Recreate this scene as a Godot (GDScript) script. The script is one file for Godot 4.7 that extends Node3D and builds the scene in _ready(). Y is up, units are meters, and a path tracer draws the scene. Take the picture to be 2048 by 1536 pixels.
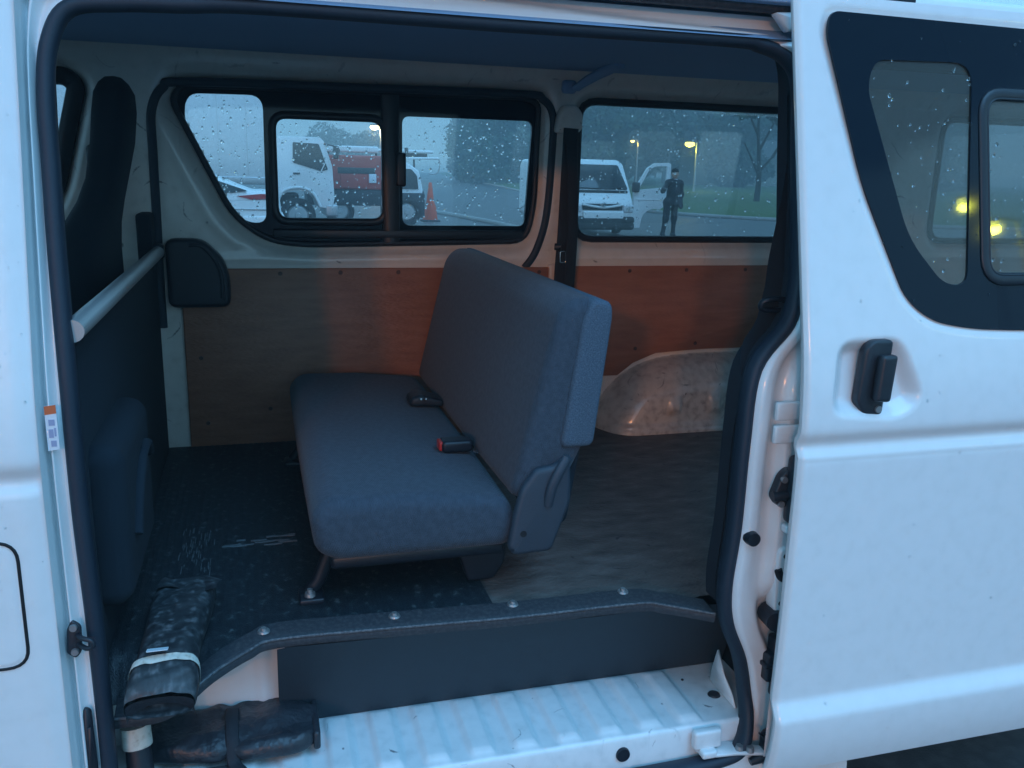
extends Node3D

var M := {}
var rng := RandomNumberGenerator.new()

# ------------------------------------------------------------------ setup
func _ready():
	rng.seed = 7
	set_camera_and_light()
	make_materials()
	build_ground()
	build_van()
	build_bench()
	build_driver_seat()
	build_loose_things()
	build_outside()

func set_camera_and_light():
	var cam := Camera3D.new()
	cam.name = "camera"
	cam.fov = 47.389
	cam.near = 0.05
	cam.far = 900.0
	cam.transform = Transform3D(Basis(Vector3(0.961135, 0.026174, 0.274834), Vector3(0.041030, 0.970898, -0.235952), Vector3(-0.273011, 0.238058, 0.932091)).orthonormalized(), Vector3(0, 1.62, 1.5))
	add_child(cam)
	cam.current = true
	var sky_mat := ProceduralSkyMaterial.new()
	sky_mat.sky_top_color = Color(0.20, 0.50, 0.78).linear_to_srgb()
	sky_mat.sky_horizon_color = Color(0.42, 0.77, 0.94).linear_to_srgb()
	sky_mat.sky_curve = 0.12
	sky_mat.ground_bottom_color = Color(0.05, 0.06, 0.07).linear_to_srgb()
	sky_mat.ground_horizon_color = Color(0.15, 0.34, 0.48).linear_to_srgb()
	sky_mat.ground_curve = 0.03
	sky_mat.sky_energy_multiplier = 1.0
	var sky := Sky.new()
	sky.sky_material = sky_mat
	var env := Environment.new()
	env.background_mode = Environment.BG_SKY
	env.sky = sky
	env.background_energy_multiplier = 1.0
	env.tonemap_mode = Environment.TONE_MAPPER_LINEAR
	env.tonemap_exposure = 1.8
	env.fog_enabled = true
	env.fog_density = 0.0065
	env.fog_light_color = Color(0.86, 0.96, 1.0)
	env.sdfgi_enabled = true
	env.ssao_enabled = true
	env.ssil_enabled = true
	var we := WorldEnvironment.new()
	we.name = "world_environment"
	we.environment = env
	add_child(we)
	var sun := DirectionalLight3D.new()
	sun.name = "sun"
	sun.light_energy = 0.42
	sun.light_color = Color(0.50, 0.78, 1.0)
	sun.light_angular_distance = 40.0
	sun.shadow_enabled = true
	sun.rotation_degrees = Vector3(-58, 25, 0)
	add_child(sun)

# ------------------------------------------------------------------ textures and materials
func noise_bytes(sd: int, freq: float, oct: int, size: int, kind := FastNoiseLite.TYPE_SIMPLEX_SMOOTH) -> PackedByteArray:
	var n := FastNoiseLite.new()
	n.seed = sd
	n.noise_type = kind
	n.frequency = freq
	n.fractal_octaves = oct
	var im := n.get_seamless_image(size, size, false, false, 0.12)
	im.convert(Image.FORMAT_L8)
	return im.get_data()

func ramp_tex(by: PackedByteArray, size: int, stops: Array, cols: Array, by2 := PackedByteArray(), thr := 300, spot := Color(), strokes := 0, reach := 30.0) -> ImageTexture:
	var lut := PackedByteArray()
	for i in 256:
		var f := i / 255.0
		var c: Color = cols[0]
		for k in range(1, stops.size()):
			if f >= stops[k - 1]:
				c = cols[k - 1].lerp(cols[k], clampf((f - stops[k - 1]) / (stops[k] - stops[k - 1]), 0, 1))
		c = c.linear_to_srgb()
		lut.append(int(c.r * 255)); lut.append(int(c.g * 255)); lut.append(int(c.b * 255))
	var sp := spot.linear_to_srgb()
	var out := PackedByteArray()
	out.resize(size * size * 3)
	for i in size * size:
		var b := by[i] * 3
		if by2.size() and by2[i] > thr:
			out[i * 3] = int(sp.r * 255); out[i * 3 + 1] = int(sp.g * 255); out[i * 3 + 2] = int(sp.b * 255)
		else:
			out[i * 3] = lut[b]; out[i * 3 + 1] = lut[b + 1]; out[i * 3 + 2] = lut[b + 2]
	# knocks and scrapes: short wandering strokes of rubbed-off paint and dirt
	var r := RandomNumberGenerator.new()
	r.seed = 900 + strokes
	for k in strokes:
		var p := Vector2(r.randf(), r.randf()) * size
		var a := r.randf() * TAU
		var w := r.randf_range(0.4, 1.9)
		var bend := r.randf_range(-0.06, 0.06)
		var n := int(reach * pow(r.randf(), 2.0)) + 3
		for i in n:
			p += Vector2(cos(a), sin(a))
			a += bend + r.randf_range(-0.15, 0.15)
			var ww := w * sin(PI * (i + 0.5) / n) + r.randf_range(-0.4, 0.4)
			for dy in range(-3, 4):
				for dx in range(-3, 4):
					if dx * dx + dy * dy <= ww * ww:
						var id := (posmod(int(p.y) + dy, size) * size + posmod(int(p.x) + dx, size)) * 3
						for c in 3:
							out[id + c] = int(lerpf(out[id + c], sp[c] * 255, 0.5))
	return ImageTexture.create_from_image(Image.create_from_data(size, size, false, Image.FORMAT_RGB8, out))

func bump_tex(by: PackedByteArray, size: int, strength: float) -> ImageTexture:
	var im := Image.create_from_data(size, size, false, Image.FORMAT_L8, by)
	im.convert(Image.FORMAT_RGBA8)
	im.bump_map_to_normal_map(strength)
	return ImageTexture.create_from_image(im)

func flat_mat(c: Color, rough := 0.6, metal := 0.0) -> StandardMaterial3D:
	var m := StandardMaterial3D.new()
	m.albedo_color = c.linear_to_srgb()
	m.roughness = rough
	m.metallic = metal
	return m

func tex_mat(t: Texture2D, rough: float, scale: Vector3, bump: Texture2D = null, depth := 1.0) -> StandardMaterial3D:
	var m := StandardMaterial3D.new()
	m.albedo_texture = t
	m.roughness = rough
	m.uv1_triplanar = true
	m.uv1_world_triplanar = true
	m.uv1_scale = scale
	if bump:
		m.normal_enabled = true
		m.normal_texture = bump
		m.normal_scale = depth
	return m

func glass_mat(c: Color, a: float) -> StandardMaterial3D:
	var m := StandardMaterial3D.new()
	m.transparency = BaseMaterial3D.TRANSPARENCY_ALPHA
	var s := c.linear_to_srgb()
	m.albedo_color = Color(s.r, s.g, s.b, a)
	m.roughness = 0.03
	m.metallic_specular = 0.5
	return m

func make_materials():
	var S := 512
	var soft := noise_bytes(11, 0.012, 4, S)
	var fine := noise_bytes(12, 0.12, 3, S)
	var grit := noise_bytes(13, 0.35, 2, S)
	var blot := noise_bytes(14, 0.03, 5, S)
	var scuff := noise_bytes(15, 0.045, 2, S, FastNoiseLite.TYPE_SIMPLEX)
	var grit_n := bump_tex(grit, S, 6.0)
	var fine_n := bump_tex(fine, S, 5.0)
	var soft_n := bump_tex(blot, S, 5.0)
	# white exterior paint, a little road film in patches
	var m := tex_mat(ramp_tex(blot, S, [0.0, 0.35, 0.7, 1.0], [Color(0.755, 0.775, 0.78), Color(0.785, 0.805, 0.81), Color(0.80, 0.82, 0.83), Color(0.805, 0.825, 0.83)]), 0.38, Vector3(1.3, 1.3, 1.3))
	m.clearcoat_enabled = true
	m.clearcoat = 0.7
	m.clearcoat_roughness = 0.12
	M.white = m
	M.white_far = flat_mat(Color(0.80, 0.82, 0.82), 0.4)
	m = tex_mat(ramp_tex(blot, S, [0.0, 0.3, 0.6, 1.0], [Color(0.66, 0.59, 0.51), Color(0.77, 0.70, 0.62), Color(0.80, 0.73, 0.65), Color(0.81, 0.74, 0.66)], PackedByteArray(), 300, Color(0.2, 0.175, 0.155), 34, 60.0), 0.36, Vector3(1.1, 1.1, 1.1))
	m.clearcoat_enabled = true
	m.clearcoat = 0.8
	m.clearcoat_roughness = 0.1
	M.cream = m
	m = tex_mat(ramp_tex(blot, S, [0.0, 0.38, 0.6, 1.0], [Color(0.34, 0.30, 0.26), Color(0.58, 0.53, 0.47), Color(0.68, 0.63, 0.56), Color(0.71, 0.66, 0.59)], PackedByteArray(), 300, Color(0.03, 0.028, 0.025), 70, 46.0), 0.34, Vector3(1.5, 1.5, 1.5))
	m.clearcoat_enabled = true
	m.clearcoat = 0.8
	m.clearcoat_roughness = 0.1
	M.arch = m
	m = tex_mat(ramp_tex(blot, S, [0.0, 0.35, 0.6, 1.0], [Color(0.64, 0.67, 0.68), Color(0.73, 0.755, 0.765), Color(0.765, 0.785, 0.795), Color(0.78, 0.80, 0.81)], PackedByteArray(), 300, Color(0.16, 0.17, 0.19), 44, 30.0), 0.42, Vector3(1.4, 1.4, 1.4))
	m.clearcoat_enabled = true
	m.clearcoat = 0.4
	m.clearcoat_roughness = 0.2
	M.step = m
	M.rubber = tex_mat(ramp_tex(fine, S, [0.0, 1.0], [Color(0.007, 0.015, 0.028), Color(0.014, 0.029, 0.050)]), 0.55, Vector3(5, 5, 5), grit_n, 0.25)
	M.black = flat_mat(Color(0.008, 0.012, 0.020), 0.42)
	M.black_trim = tex_mat(ramp_tex(fine, S, [0.0, 1.0], [Color(0.009, 0.013, 0.020), Color(0.016, 0.022, 0.033)]), 0.38, Vector3(6, 6, 6), grit_n, 0.3)
	M.deep = flat_mat(Color(0.004, 0.006, 0.009), 0.7)
	M.frit = flat_mat(Color(0.002, 0.008, 0.018), 0.06)
	M.frit.metallic_specular = 0.35
	M.frit_rubber = flat_mat(Color(0.005, 0.008, 0.016), 0.5)
	M.riser = tex_mat(ramp_tex(fine, S, [0.0, 1.0], [Color(0.014, 0.025, 0.037), Color(0.023, 0.038, 0.053)]), 0.62, Vector3(4, 4, 4), grit_n, 0.5)
	M.trim_strip = tex_mat(ramp_tex(blot, S, [0.0, 0.5, 1.0], [Color(0.020, 0.024, 0.032), Color(0.035, 0.040, 0.050), Color(0.075, 0.075, 0.080)]), 0.55, Vector3(5, 5, 5), grit_n, 0.5)
	M.worn = tex_mat(ramp_tex(blot, S, [0.0, 0.4, 0.7, 1.0], [Color(0.03, 0.035, 0.045), Color(0.06, 0.066, 0.078), Color(0.14, 0.145, 0.155), Color(0.2, 0.205, 0.21)]), 0.6, Vector3(7, 7, 7))
	M.headliner = tex_mat(ramp_tex(fine, S, [0.0, 1.0], [Color(0.24, 0.38, 0.56), Color(0.29, 0.44, 0.63)]), 0.95, Vector3(4, 4, 4), grit_n, 0.6)
	M.wood = tex_mat(ramp_tex(noise_bytes(16, 0.02, 5, S), S, [0.0, 0.4, 0.65, 1.0], [Color(0.26, 0.098, 0.055), Color(0.32, 0.125, 0.068), Color(0.35, 0.138, 0.077), Color(0.39, 0.165, 0.095)], noise_bytes(23, 0.16, 2, S), 222, Color(0.16, 0.08, 0.05)), 0.45, Vector3(0.6, 3.2, 1.0), fine_n, 0.12)
	M.screw = flat_mat(Color(0.10, 0.045, 0.03), 0.5)
	M.bolt = flat_mat(Color(0.34, 0.35, 0.36), 0.42, 0.7)
	M.floor = tex_mat(ramp_tex(noise_bytes(17, 0.018, 5, S), S, [0.0, 0.35, 0.55, 0.72, 1.0], [Color(0.058, 0.047, 0.045), Color(0.112, 0.088, 0.080), Color(0.130, 0.102, 0.092), Color(0.155, 0.125, 0.115), Color(0.20, 0.17, 0.158)], PackedByteArray(), 300, Color(0.03, 0.027, 0.03), 50, 40.0), 0.6, Vector3(0.8, 1.0, 1.9), fine_n, 0.4)
	M.mat = tex_mat(ramp_tex(blot, S, [0.0, 0.5, 0.72, 0.86, 1.0], [Color(0.004, 0.009, 0.014), Color(0.008, 0.015, 0.022), Color(0.014, 0.025, 0.032), Color(0.06, 0.075, 0.08), Color(0.12, 0.14, 0.145)]), 0.5, Vector3(2.1, 2.1, 2.1), grit_n, 0.5)
	M.dusty_highlight = tex_mat(ramp_tex(fine, S, [0.0, 0.5, 1.0], [Color(0.04, 0.05, 0.055), Color(0.09, 0.105, 0.115), Color(0.17, 0.19, 0.20)]), 0.7, Vector3(7, 7, 3))  # pale tone for mat wear and for highlights painted on its ribs
	# seat cloth: fine weave
	var wv := PackedByteArray()
	wv.resize(256 * 256)
	for y in 256:
		for x in 256:
			var a := sin(TAU * (x * 2 + y) / 8.0) * 0.5 + sin(TAU * (y * 2 - x) / 4.0) * 0.5
			wv[y * 256 + x] = int(127 + 90 * a)
	var weave_n := bump_tex(wv, 256, 8.0)
	var worn := PackedByteArray()
	worn.resize(S * S)
	for i in S * S:
		worn[i] = int(fine[i] * 0.35 + blot[i] * 0.65)
	m = tex_mat(ramp_tex(worn, S, [0.0, 0.42, 0.6, 1.0], [Color(0.022, 0.036, 0.056), Color(0.036, 0.055, 0.080), Color(0.045, 0.066, 0.095), Color(0.060, 0.082, 0.112)]), 0.9, Vector3(3.1, 3.1, 3.1), weave_n, 0.4)
	m.rim_enabled = true
	m.rim = 0.25
	M.cloth = m
	m = tex_mat(ramp_tex(noise_bytes(18, 0.09, 4, S), S, [0.0, 0.45, 0.7, 1.0], [Color(0.040, 0.066, 0.10), Color(0.065, 0.105, 0.15), Color(0.095, 0.145, 0.20), Color(0.16, 0.21, 0.27)]), 0.95, Vector3(5, 5, 5), fine_n, 1.0)
	M.carpet = m
	M.dark_cloth = tex_mat(ramp_tex(fine, S, [0.0, 1.0], [Color(0.004, 0.010, 0.018), Color(0.009, 0.019, 0.032)]), 0.92, Vector3(5, 5, 5), grit_n, 0.6)
	M.hinge = tex_mat(ramp_tex(fine, S, [0.0, 1.0], [Color(0.026, 0.040, 0.058), Color(0.036, 0.054, 0.076)]), 0.45, Vector3(5, 5, 5), grit_n, 0.5)
	M.belt = tex_mat(ramp_tex(fine, S, [0.0, 1.0], [Color(0.008, 0.011, 0.017), Color(0.016, 0.021, 0.03)]), 0.75, Vector3(9, 9, 9), weave_n, 0.4)
	M.red = flat_mat(Color(0.55, 0.03, 0.025), 0.35)
	M.chrome = flat_mat(Color(0.7, 0.7, 0.7), 0.15, 1.0)
	M.grey_metal = flat_mat(Color(0.45, 0.43, 0.42), 0.35, 0.3)
	M.bag = tex_mat(ramp_tex(blot, S, [0.0, 0.42, 0.6, 0.78, 1.0], [Color(0.010, 0.014, 0.018), Color(0.020, 0.026, 0.032), Color(0.034, 0.044, 0.050), Color(0.10, 0.11, 0.12), Color(0.18, 0.19, 0.20)]), 0.5, Vector3(2.6, 2.6, 2.6), soft_n, 0.35)
	M.nylon = tex_mat(ramp_tex(soft, S, [0.0, 1.0], [Color(0.012, 0.016, 0.023), Color(0.030, 0.036, 0.046)]), 0.42, Vector3(2.5, 2.5, 2.5), soft_n, 0.7)
	M.band = tex_mat(ramp_tex(blot, S, [0.0, 0.3, 0.5, 1.0], [Color(0.30, 0.2, 0.13), Color(0.58, 0.53, 0.45), Color(0.66, 0.62, 0.54), Color(0.70, 0.67, 0.6)]), 0.8, Vector3(4, 4, 4))
	M.paper = flat_mat(Color(0.72, 0.75, 0.80), 0.7)
	M.orange_print = flat_mat(Color(0.62, 0.14, 0.05), 0.5)
	M.blue_print = flat_mat(Color(0.32, 0.36, 0.52), 0.5)
	M.glass = glass_mat(Color(0.16, 0.30, 0.32), 0.09)
	M.glass_green = glass_mat(Color(0.05, 0.15, 0.14), 0.2)
	M.glass_dark = glass_mat(Color(0.02, 0.03, 0.035), 0.85)
	M.glass_door = glass_mat(Color(0.07, 0.072, 0.055), 0.34)
	var w := StandardMaterial3D.new()
	w.albedo_color = Color(1, 1, 1, 0.0)
	w.roughness = 0.02
	w.refraction_enabled = true
	w.refraction_scale = 0.033
	M.water = w
	# outside
	M.asphalt = tex_mat(ramp_tex(blot, S, [0.0, 0.5, 1.0], [Color(0.05, 0.055, 0.06), Color(0.075, 0.08, 0.085), Color(0.11, 0.115, 0.12)]), 0.5, Vector3(0.9, 0.9, 0.9), grit_n, 0.12)
	M.grass = tex_mat(ramp_tex(blot, S, [0.0, 0.4, 0.7, 1.0], [Color(0.045, 0.075, 0.020), Color(0.07, 0.12, 0.03), Color(0.09, 0.15, 0.04), Color(0.13, 0.17, 0.06)]), 0.9, Vector3(0.35, 0.35, 0.35), fine_n, 1.0)
	M.kerb = tex_mat(ramp_tex(blot, S, [0.0, 1.0], [Color(0.25, 0.25, 0.24), Color(0.42, 0.42, 0.41)]), 0.8, Vector3(1, 1, 1))
	M.bark = tex_mat(ramp_tex(blot, S, [0.0, 1.0], [Color(0.030, 0.028, 0.022), Color(0.075, 0.07, 0.055)]), 0.9, Vector3(1, 0.4, 1))
	var lf := flat_mat(Color(1, 1, 1), 0.75)
	lf.vertex_color_use_as_albedo = true
	lf.cull_mode = BaseMaterial3D.CULL_DISABLED
	M.leaf = lf
	M.box_white = tex_mat(ramp_tex(blot, S, [0.0, 1.0], [Color(0.62, 0.64, 0.64), Color(0.76, 0.78, 0.78)]), 0.45, Vector3(0.6, 0.6, 0.6))
	M.dark_window = flat_mat(Color(0.03, 0.036, 0.042), 0.08)
	M.tyre = flat_mat(Color(0.018, 0.018, 0.02), 0.85)
	M.rim_steel = flat_mat(Color(0.45, 0.46, 0.47), 0.4, 0.6)
	M.chassis = flat_mat(Color(0.03, 0.033, 0.038), 0.7)
	M.red_body = flat_mat(Color(0.42, 0.035, 0.025), 0.4)
	M.cone_orange = flat_mat(Color(0.75, 0.09, 0.025), 0.55)
	M.lamp_lens = flat_mat(Color(0.6, 0.62, 0.64), 0.1)
	M.tail = flat_mat(Color(0.40, 0.02, 0.02), 0.2)
	M.wall_far = tex_mat(ramp_tex(blot, S, [0.0, 1.0], [Color(0.48, 0.43, 0.34), Color(0.58, 0.53, 0.43)]), 0.85, Vector3(0.4, 0.4, 0.4))
	M.roof_far = flat_mat(Color(0.10, 0.09, 0.085), 0.8)
	M.jacket = flat_mat(Color(0.014, 0.018, 0.028), 0.85)
	M.trousers = flat_mat(Color(0.010, 0.012, 0.016), 0.85)
	M.skin = flat_mat(Color(0.42, 0.26, 0.19), 0.6)
	M.hair = flat_mat(Color(0.012, 0.010, 0.009), 0.7)

# ------------------------------------------------------------------ node helpers
var taken := {}

func numbered(called: String) -> String:
	var n: int = taken.get(called, 0)
	taken[called] = n + 1
	return called if n == 0 else "%s_%03d" % [called, n]

func thing(called: String, label: String, category: String, at := Vector3.ZERO, group := "") -> Node3D:
	var o := Node3D.new()
	o.name = numbered(called)
	o.position = at
	o.set_meta("label", label)
	o.set_meta("category", category)
	if group:
		o.set_meta("group", group)
	add_child(o)
	return o

# every mesh is modelled in scene coordinates; a direct child is shifted back by its thing's base
func part(called: String, mesh: Mesh, material: Material, parent: Node, label := "") -> MeshInstance3D:
	var o := MeshInstance3D.new()
	o.name = called
	o.mesh = mesh
	o.material_override = material
	if parent != self and parent.get_parent() == self:
		o.position = -(parent as Node3D).position
	if label:
		o.set_meta("label", label)
	parent.add_child(o, true)
	return o

func structure(called: String, mesh: Mesh, material: Material) -> MeshInstance3D:
	var o := part(called, mesh, material, self)
	o.set_meta("kind", "structure")
	return o

# ------------------------------------------------------------------ mesh helpers
func begin(smooth := true) -> SurfaceTool:
	var st := SurfaceTool.new()
	st.begin(Mesh.PRIMITIVE_TRIANGLES)
	st.set_smooth_group(0 if smooth else -1)
	return st

func done(st: SurfaceTool) -> ArrayMesh:
	st.generate_normals()
	return st.commit()

func tri(st: SurfaceTool, a: Vector3, b: Vector3, c: Vector3):
	if (b - a).cross(c - a).length_squared() < 1e-16:
		return
	st.add_vertex(a); st.add_vertex(b); st.add_vertex(c)

func quad(st: SurfaceTool, a: Vector3, b: Vector3, c: Vector3, d: Vector3):
	tri(st, a, b, c)
	tri(st, a, c, d)

func join(meshes: Array) -> ArrayMesh:
	var st := SurfaceTool.new()
	st.begin(Mesh.PRIMITIVE_TRIANGLES)
	for m in meshes:
		st.append_from(m, 0, Transform3D())
	return st.commit()

func moved(m: Mesh, t: Transform3D) -> ArrayMesh:
	var arr := m.surface_get_arrays(0)
	var v: PackedVector3Array = arr[Mesh.ARRAY_VERTEX]
	var n: PackedVector3Array = arr[Mesh.ARRAY_NORMAL]
	var nb := t.basis.inverse().transposed()
	for i in v.size():
		v[i] = t * v[i]
		n[i] = (nb * n[i]).normalized()
	var out := []
	out.resize(Mesh.ARRAY_MAX)
	out[Mesh.ARRAY_VERTEX] = v
	out[Mesh.ARRAY_NORMAL] = n
	out[Mesh.ARRAY_INDEX] = arr[Mesh.ARRAY_INDEX]
	var am := ArrayMesh.new()
	am.add_surface_from_arrays(Mesh.PRIMITIVE_TRIANGLES, out)
	return am

# grid surface from f(u, v); cells whose middle fails keep(x, y, z) are left open
func sheet(nu: int, nv: int, f: Callable, keep = null) -> ArrayMesh:
	var p := PackedVector3Array()
	p.resize((nu + 1) * (nv + 1))
	for j in nv + 1:
		for i in nu + 1:
			p[j * (nu + 1) + i] = f.call(float(i) / nu, float(j) / nv)
	var st := begin()
	for j in nv:
		for i in nu:
			var a := p[j * (nu + 1) + i]
			var b := p[j * (nu + 1) + i + 1]
			var c := p[(j + 1) * (nu + 1) + i + 1]
			var d := p[(j + 1) * (nu + 1) + i]
			if keep != null and not keep.call((a + b + c + d) * 0.25):
				continue
			quad(st, a, b, c, d)
	return done(st)

func catmull(pts: Array, closed: bool, n: int) -> PackedVector3Array:
	var out := PackedVector3Array()
	var k := pts.size()
	var last := k if closed else k - 1
	for i in last:
		var p0: Vector3 = pts[(i - 1 + k) % k] if closed or i > 0 else pts[0]
		var p1: Vector3 = pts[i]
		var p2: Vector3 = pts[(i + 1) % k]
		var p3: Vector3 = pts[(i + 2) % k] if closed or i + 2 < k else pts[k - 1]
		for s in n:
			var t := float(s) / n
			out.append(0.5 * ((2.0 * p1) + (p2 - p0) * t + (2.0 * p0 - 5.0 * p1 + 4.0 * p2 - p3) * t * t + (3.0 * p1 - p0 - 3.0 * p2 + p3) * t * t * t))
	if not closed:
		out.append(pts[k - 1])
	return out

func circle(ra: float, rb: float, n: int, ex := 1.0) -> PackedVector2Array:
	var out := PackedVector2Array()
	for i in n:
		var a := TAU * i / n
		var c := cos(a)
		var s := sin(a)
		out.append(Vector2(ra * signf(c) * pow(absf(c), ex), rb * signf(s) * pow(absf(s), ex)))
	return out

# profile swept along a path; profile x lies across (tangent x up), y along up
func sweep(path: PackedVector3Array, prof: PackedVector2Array, closed := false, up := Vector3.BACK, scales := []) -> ArrayMesh:
	var n := path.size()
	var k := prof.size()
	var rings := []
	for i in n:
		var a := path[(i - 1 + n) % n] if closed or i > 0 else path[i]
		var b := path[(i + 1) % n] if closed or i < n - 1 else path[i]
		var t := (b - a).normalized()
		var u := up if absf(t.dot(up)) < 0.98 else Vector3.RIGHT
		var side := t.cross(u).normalized()
		var uu := side.cross(t).normalized()
		var sc: float = scales[i] if scales.size() else 1.0
		var r := PackedVector3Array()
		for q in prof:
			r.append(path[i] + (side * q.x + uu * q.y) * sc)
		rings.append(r)
	var st := begin()
	for i in (n if closed else n - 1):
		var r0: PackedVector3Array = rings[i]
		var r1: PackedVector3Array = rings[(i + 1) % n]
		for j in k:
			quad(st, r0[j], r0[(j + 1) % k], r1[(j + 1) % k], r1[j])
	if not closed:
		st.set_smooth_group(-1)
		for e in [0, n - 1]:
			var r: PackedVector3Array = rings[e]
			var mid := Vector3.ZERO
			for q in r:
				mid += q / k
			for j in k:
				if e == 0:
					tri(st, mid, r[(j + 1) % k], r[j])
				else:
					tri(st, mid, r[j], r[(j + 1) % k])
	return done(st)

func tube(a: Vector3, b: Vector3, ra: float, rb := -1.0, n := 10) -> ArrayMesh:
	return sweep(PackedVector3Array([a, b]), circle(1, 1, n), false, Vector3(0.31, 0.2, 0.93), [ra, ra if rb < 0 else rb])

# box with rounded edges
func rbox(lo: Vector3, hi: Vector3, r := 0.01, k := 1) -> ArrayMesh:
	var c := (lo + hi) * 0.5
	var h := (hi - lo) * 0.5
	r = minf(r, minf(h.x, minf(h.y, h.z)) * 0.95)
	var st := begin()
	for axis in 3:
		for s in [-1.0, 1.0]:
			var ua := (axis + 1) % 3
			var va := (axis + 2) % 3
			var us := band(h[ua], r, k)
			var vs := band(h[va], r, k)
			var g := []
			for v in vs:
				for u in us:
					var p := Vector3.ZERO
					p[axis] = s * h[axis]
					p[ua] = u
					p[va] = v
					var q := p.clamp(-h + Vector3.ONE * r, h - Vector3.ONE * r)
					g.append(c + q + (p - q).normalized() * r)
			var w := us.size()
			for j in vs.size() - 1:
				for i in w - 1:
					if s > 0:
						quad(st, g[j * w + i], g[(j + 1) * w + i], g[(j + 1) * w + i + 1], g[j * w + i + 1])
					else:
						quad(st, g[j * w + i], g[j * w + i + 1], g[(j + 1) * w + i + 1], g[(j + 1) * w + i])
	return done(st)

func band(h: float, r: float, k: int) -> Array:
	var out := []
	for i in k + 1:
		out.append(-h + r * (1.0 - tan((1.0 - float(i) / k) * PI / 4)))
	for i in k + 1:
		out.append(h - r * (1.0 - tan(float(i) / k * PI / 4)))
	return out

func rp(pts: Array, r: float, seg := 4) -> PackedVector2Array:
	var out := PackedVector2Array()
	var n := pts.size()
	for i in n:
		var p: Vector2 = pts[i]
		var a: Vector2 = pts[(i - 1 + n) % n] - p
		var b: Vector2 = pts[(i + 1) % n] - p
		var d := minf(r, minf(a.length(), b.length()) * 0.48)
		var p0 := p + a.normalized() * d
		var p1 := p + b.normalized() * d
		for s in seg + 1:
			var t := float(s) / seg
			out.append(p0.lerp(p, t).lerp(p.lerp(p1, t), t))
	return out

func rect(x0: float, y0: float, x1: float, y1: float) -> Array:
	return [Vector2(x0, y0), Vector2(x1, y0), Vector2(x1, y1), Vector2(x0, y1)]

func inset(poly: PackedVector2Array, d: float) -> PackedVector2Array:
	var out := PackedVector2Array()
	var n := poly.size()
	var area := 0.0
	for i in n:
		area += poly[i].cross(poly[(i + 1) % n])
	var sg := signf(area)
	for i in n:
		var e0 := (poly[i] - poly[(i - 1 + n) % n]).normalized()
		var e1 := (poly[(i + 1) % n] - poly[i]).normalized()
		var nn := (Vector2(-e0.y, e0.x) + Vector2(-e1.y, e1.x)).normalized() * sg
		out.append(poly[i] + nn * d)
	return out

# polygon with thickness in local z, edge rounded by r; map turns (x, y, z) into the scene
func fan_points(q: PackedVector2Array) -> PackedVector2Array:
	var mid := Vector2.ZERO
	for p in q:
		mid += p / q.size()
	q = q.duplicate()
	q.append(mid)
	return q

func fan_index(n: int) -> PackedInt32Array:
	var out := PackedInt32Array()
	for i in n:
		out.append_array([i, (i + 1) % n, n])
	return out

func ccw(poly: PackedVector2Array) -> PackedVector2Array:
	var area := 0.0
	for i in poly.size():
		area += poly[i].cross(poly[(i + 1) % poly.size()])
	if area < 0:
		poly = poly.duplicate()
		poly.reverse()
	return poly

func ext(poly: PackedVector2Array, z0: float, z1: float, r := 0.0, seg := 2, t := Transform3D()) -> ArrayMesh:
	poly = ccw(poly)
	var flip := t.basis.determinant() < 0
	var st := begin(false)
	var n := poly.size()
	var rings := []
	if r <= 0.0:
		rings = [[poly, z0], [poly, z1]]
	else:
		for i in seg + 1:
			var a := PI / 2 * i / seg
			rings.append([inset(poly, r * (1 - sin(a))), z0 + r * (1 - cos(a))])
		for i in seg + 1:
			var a := PI / 2 * i / seg
			rings.append([inset(poly, r * (1 - cos(a))), z1 - r * (1 - sin(a))])
	st.set_smooth_group(0 if r > 0.0 else -1)
	for k in rings.size() - 1:
		var a: PackedVector2Array = rings[k][0]
		var b: PackedVector2Array = rings[k + 1][0]
		var za: float = rings[k][1]
		var zb: float = rings[k + 1][1]
		for i in n:
			var j := (i + 1) % n
			if flip:
				quad(st, t * Vector3(a[i].x, a[i].y, za), t * Vector3(a[j].x, a[j].y, za), t * Vector3(b[j].x, b[j].y, zb), t * Vector3(b[i].x, b[i].y, zb))
			else:
				quad(st, t * Vector3(a[i].x, a[i].y, za), t * Vector3(b[i].x, b[i].y, zb), t * Vector3(b[j].x, b[j].y, zb), t * Vector3(a[j].x, a[j].y, za))
	st.set_smooth_group(0 if r > 0.0 else -1)
	for e in [0, rings.size() - 1]:
		var q: PackedVector2Array = rings[e][0]
		var z: float = rings[e][1]
		var idx := Geometry2D.triangulate_polygon(q)
		if idx.is_empty():
			q = fan_points(q)
			idx = fan_index(q.size() - 1)
		for i in range(0, idx.size(), 3):
			var a := t * Vector3(q[idx[i]].x, q[idx[i]].y, z)
			var b := t * Vector3(q[idx[i + 1]].x, q[idx[i + 1]].y, z)
			var c := t * Vector3(q[idx[i + 2]].x, q[idx[i + 2]].y, z)
			var up := t.basis * Vector3(0, 0, 1 if e > 0 else -1)
			if (b - a).cross(c - a).dot(up) > 0:
				tri(st, a, c, b)
			else:
				tri(st, a, b, c)
	return done(st)

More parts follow.
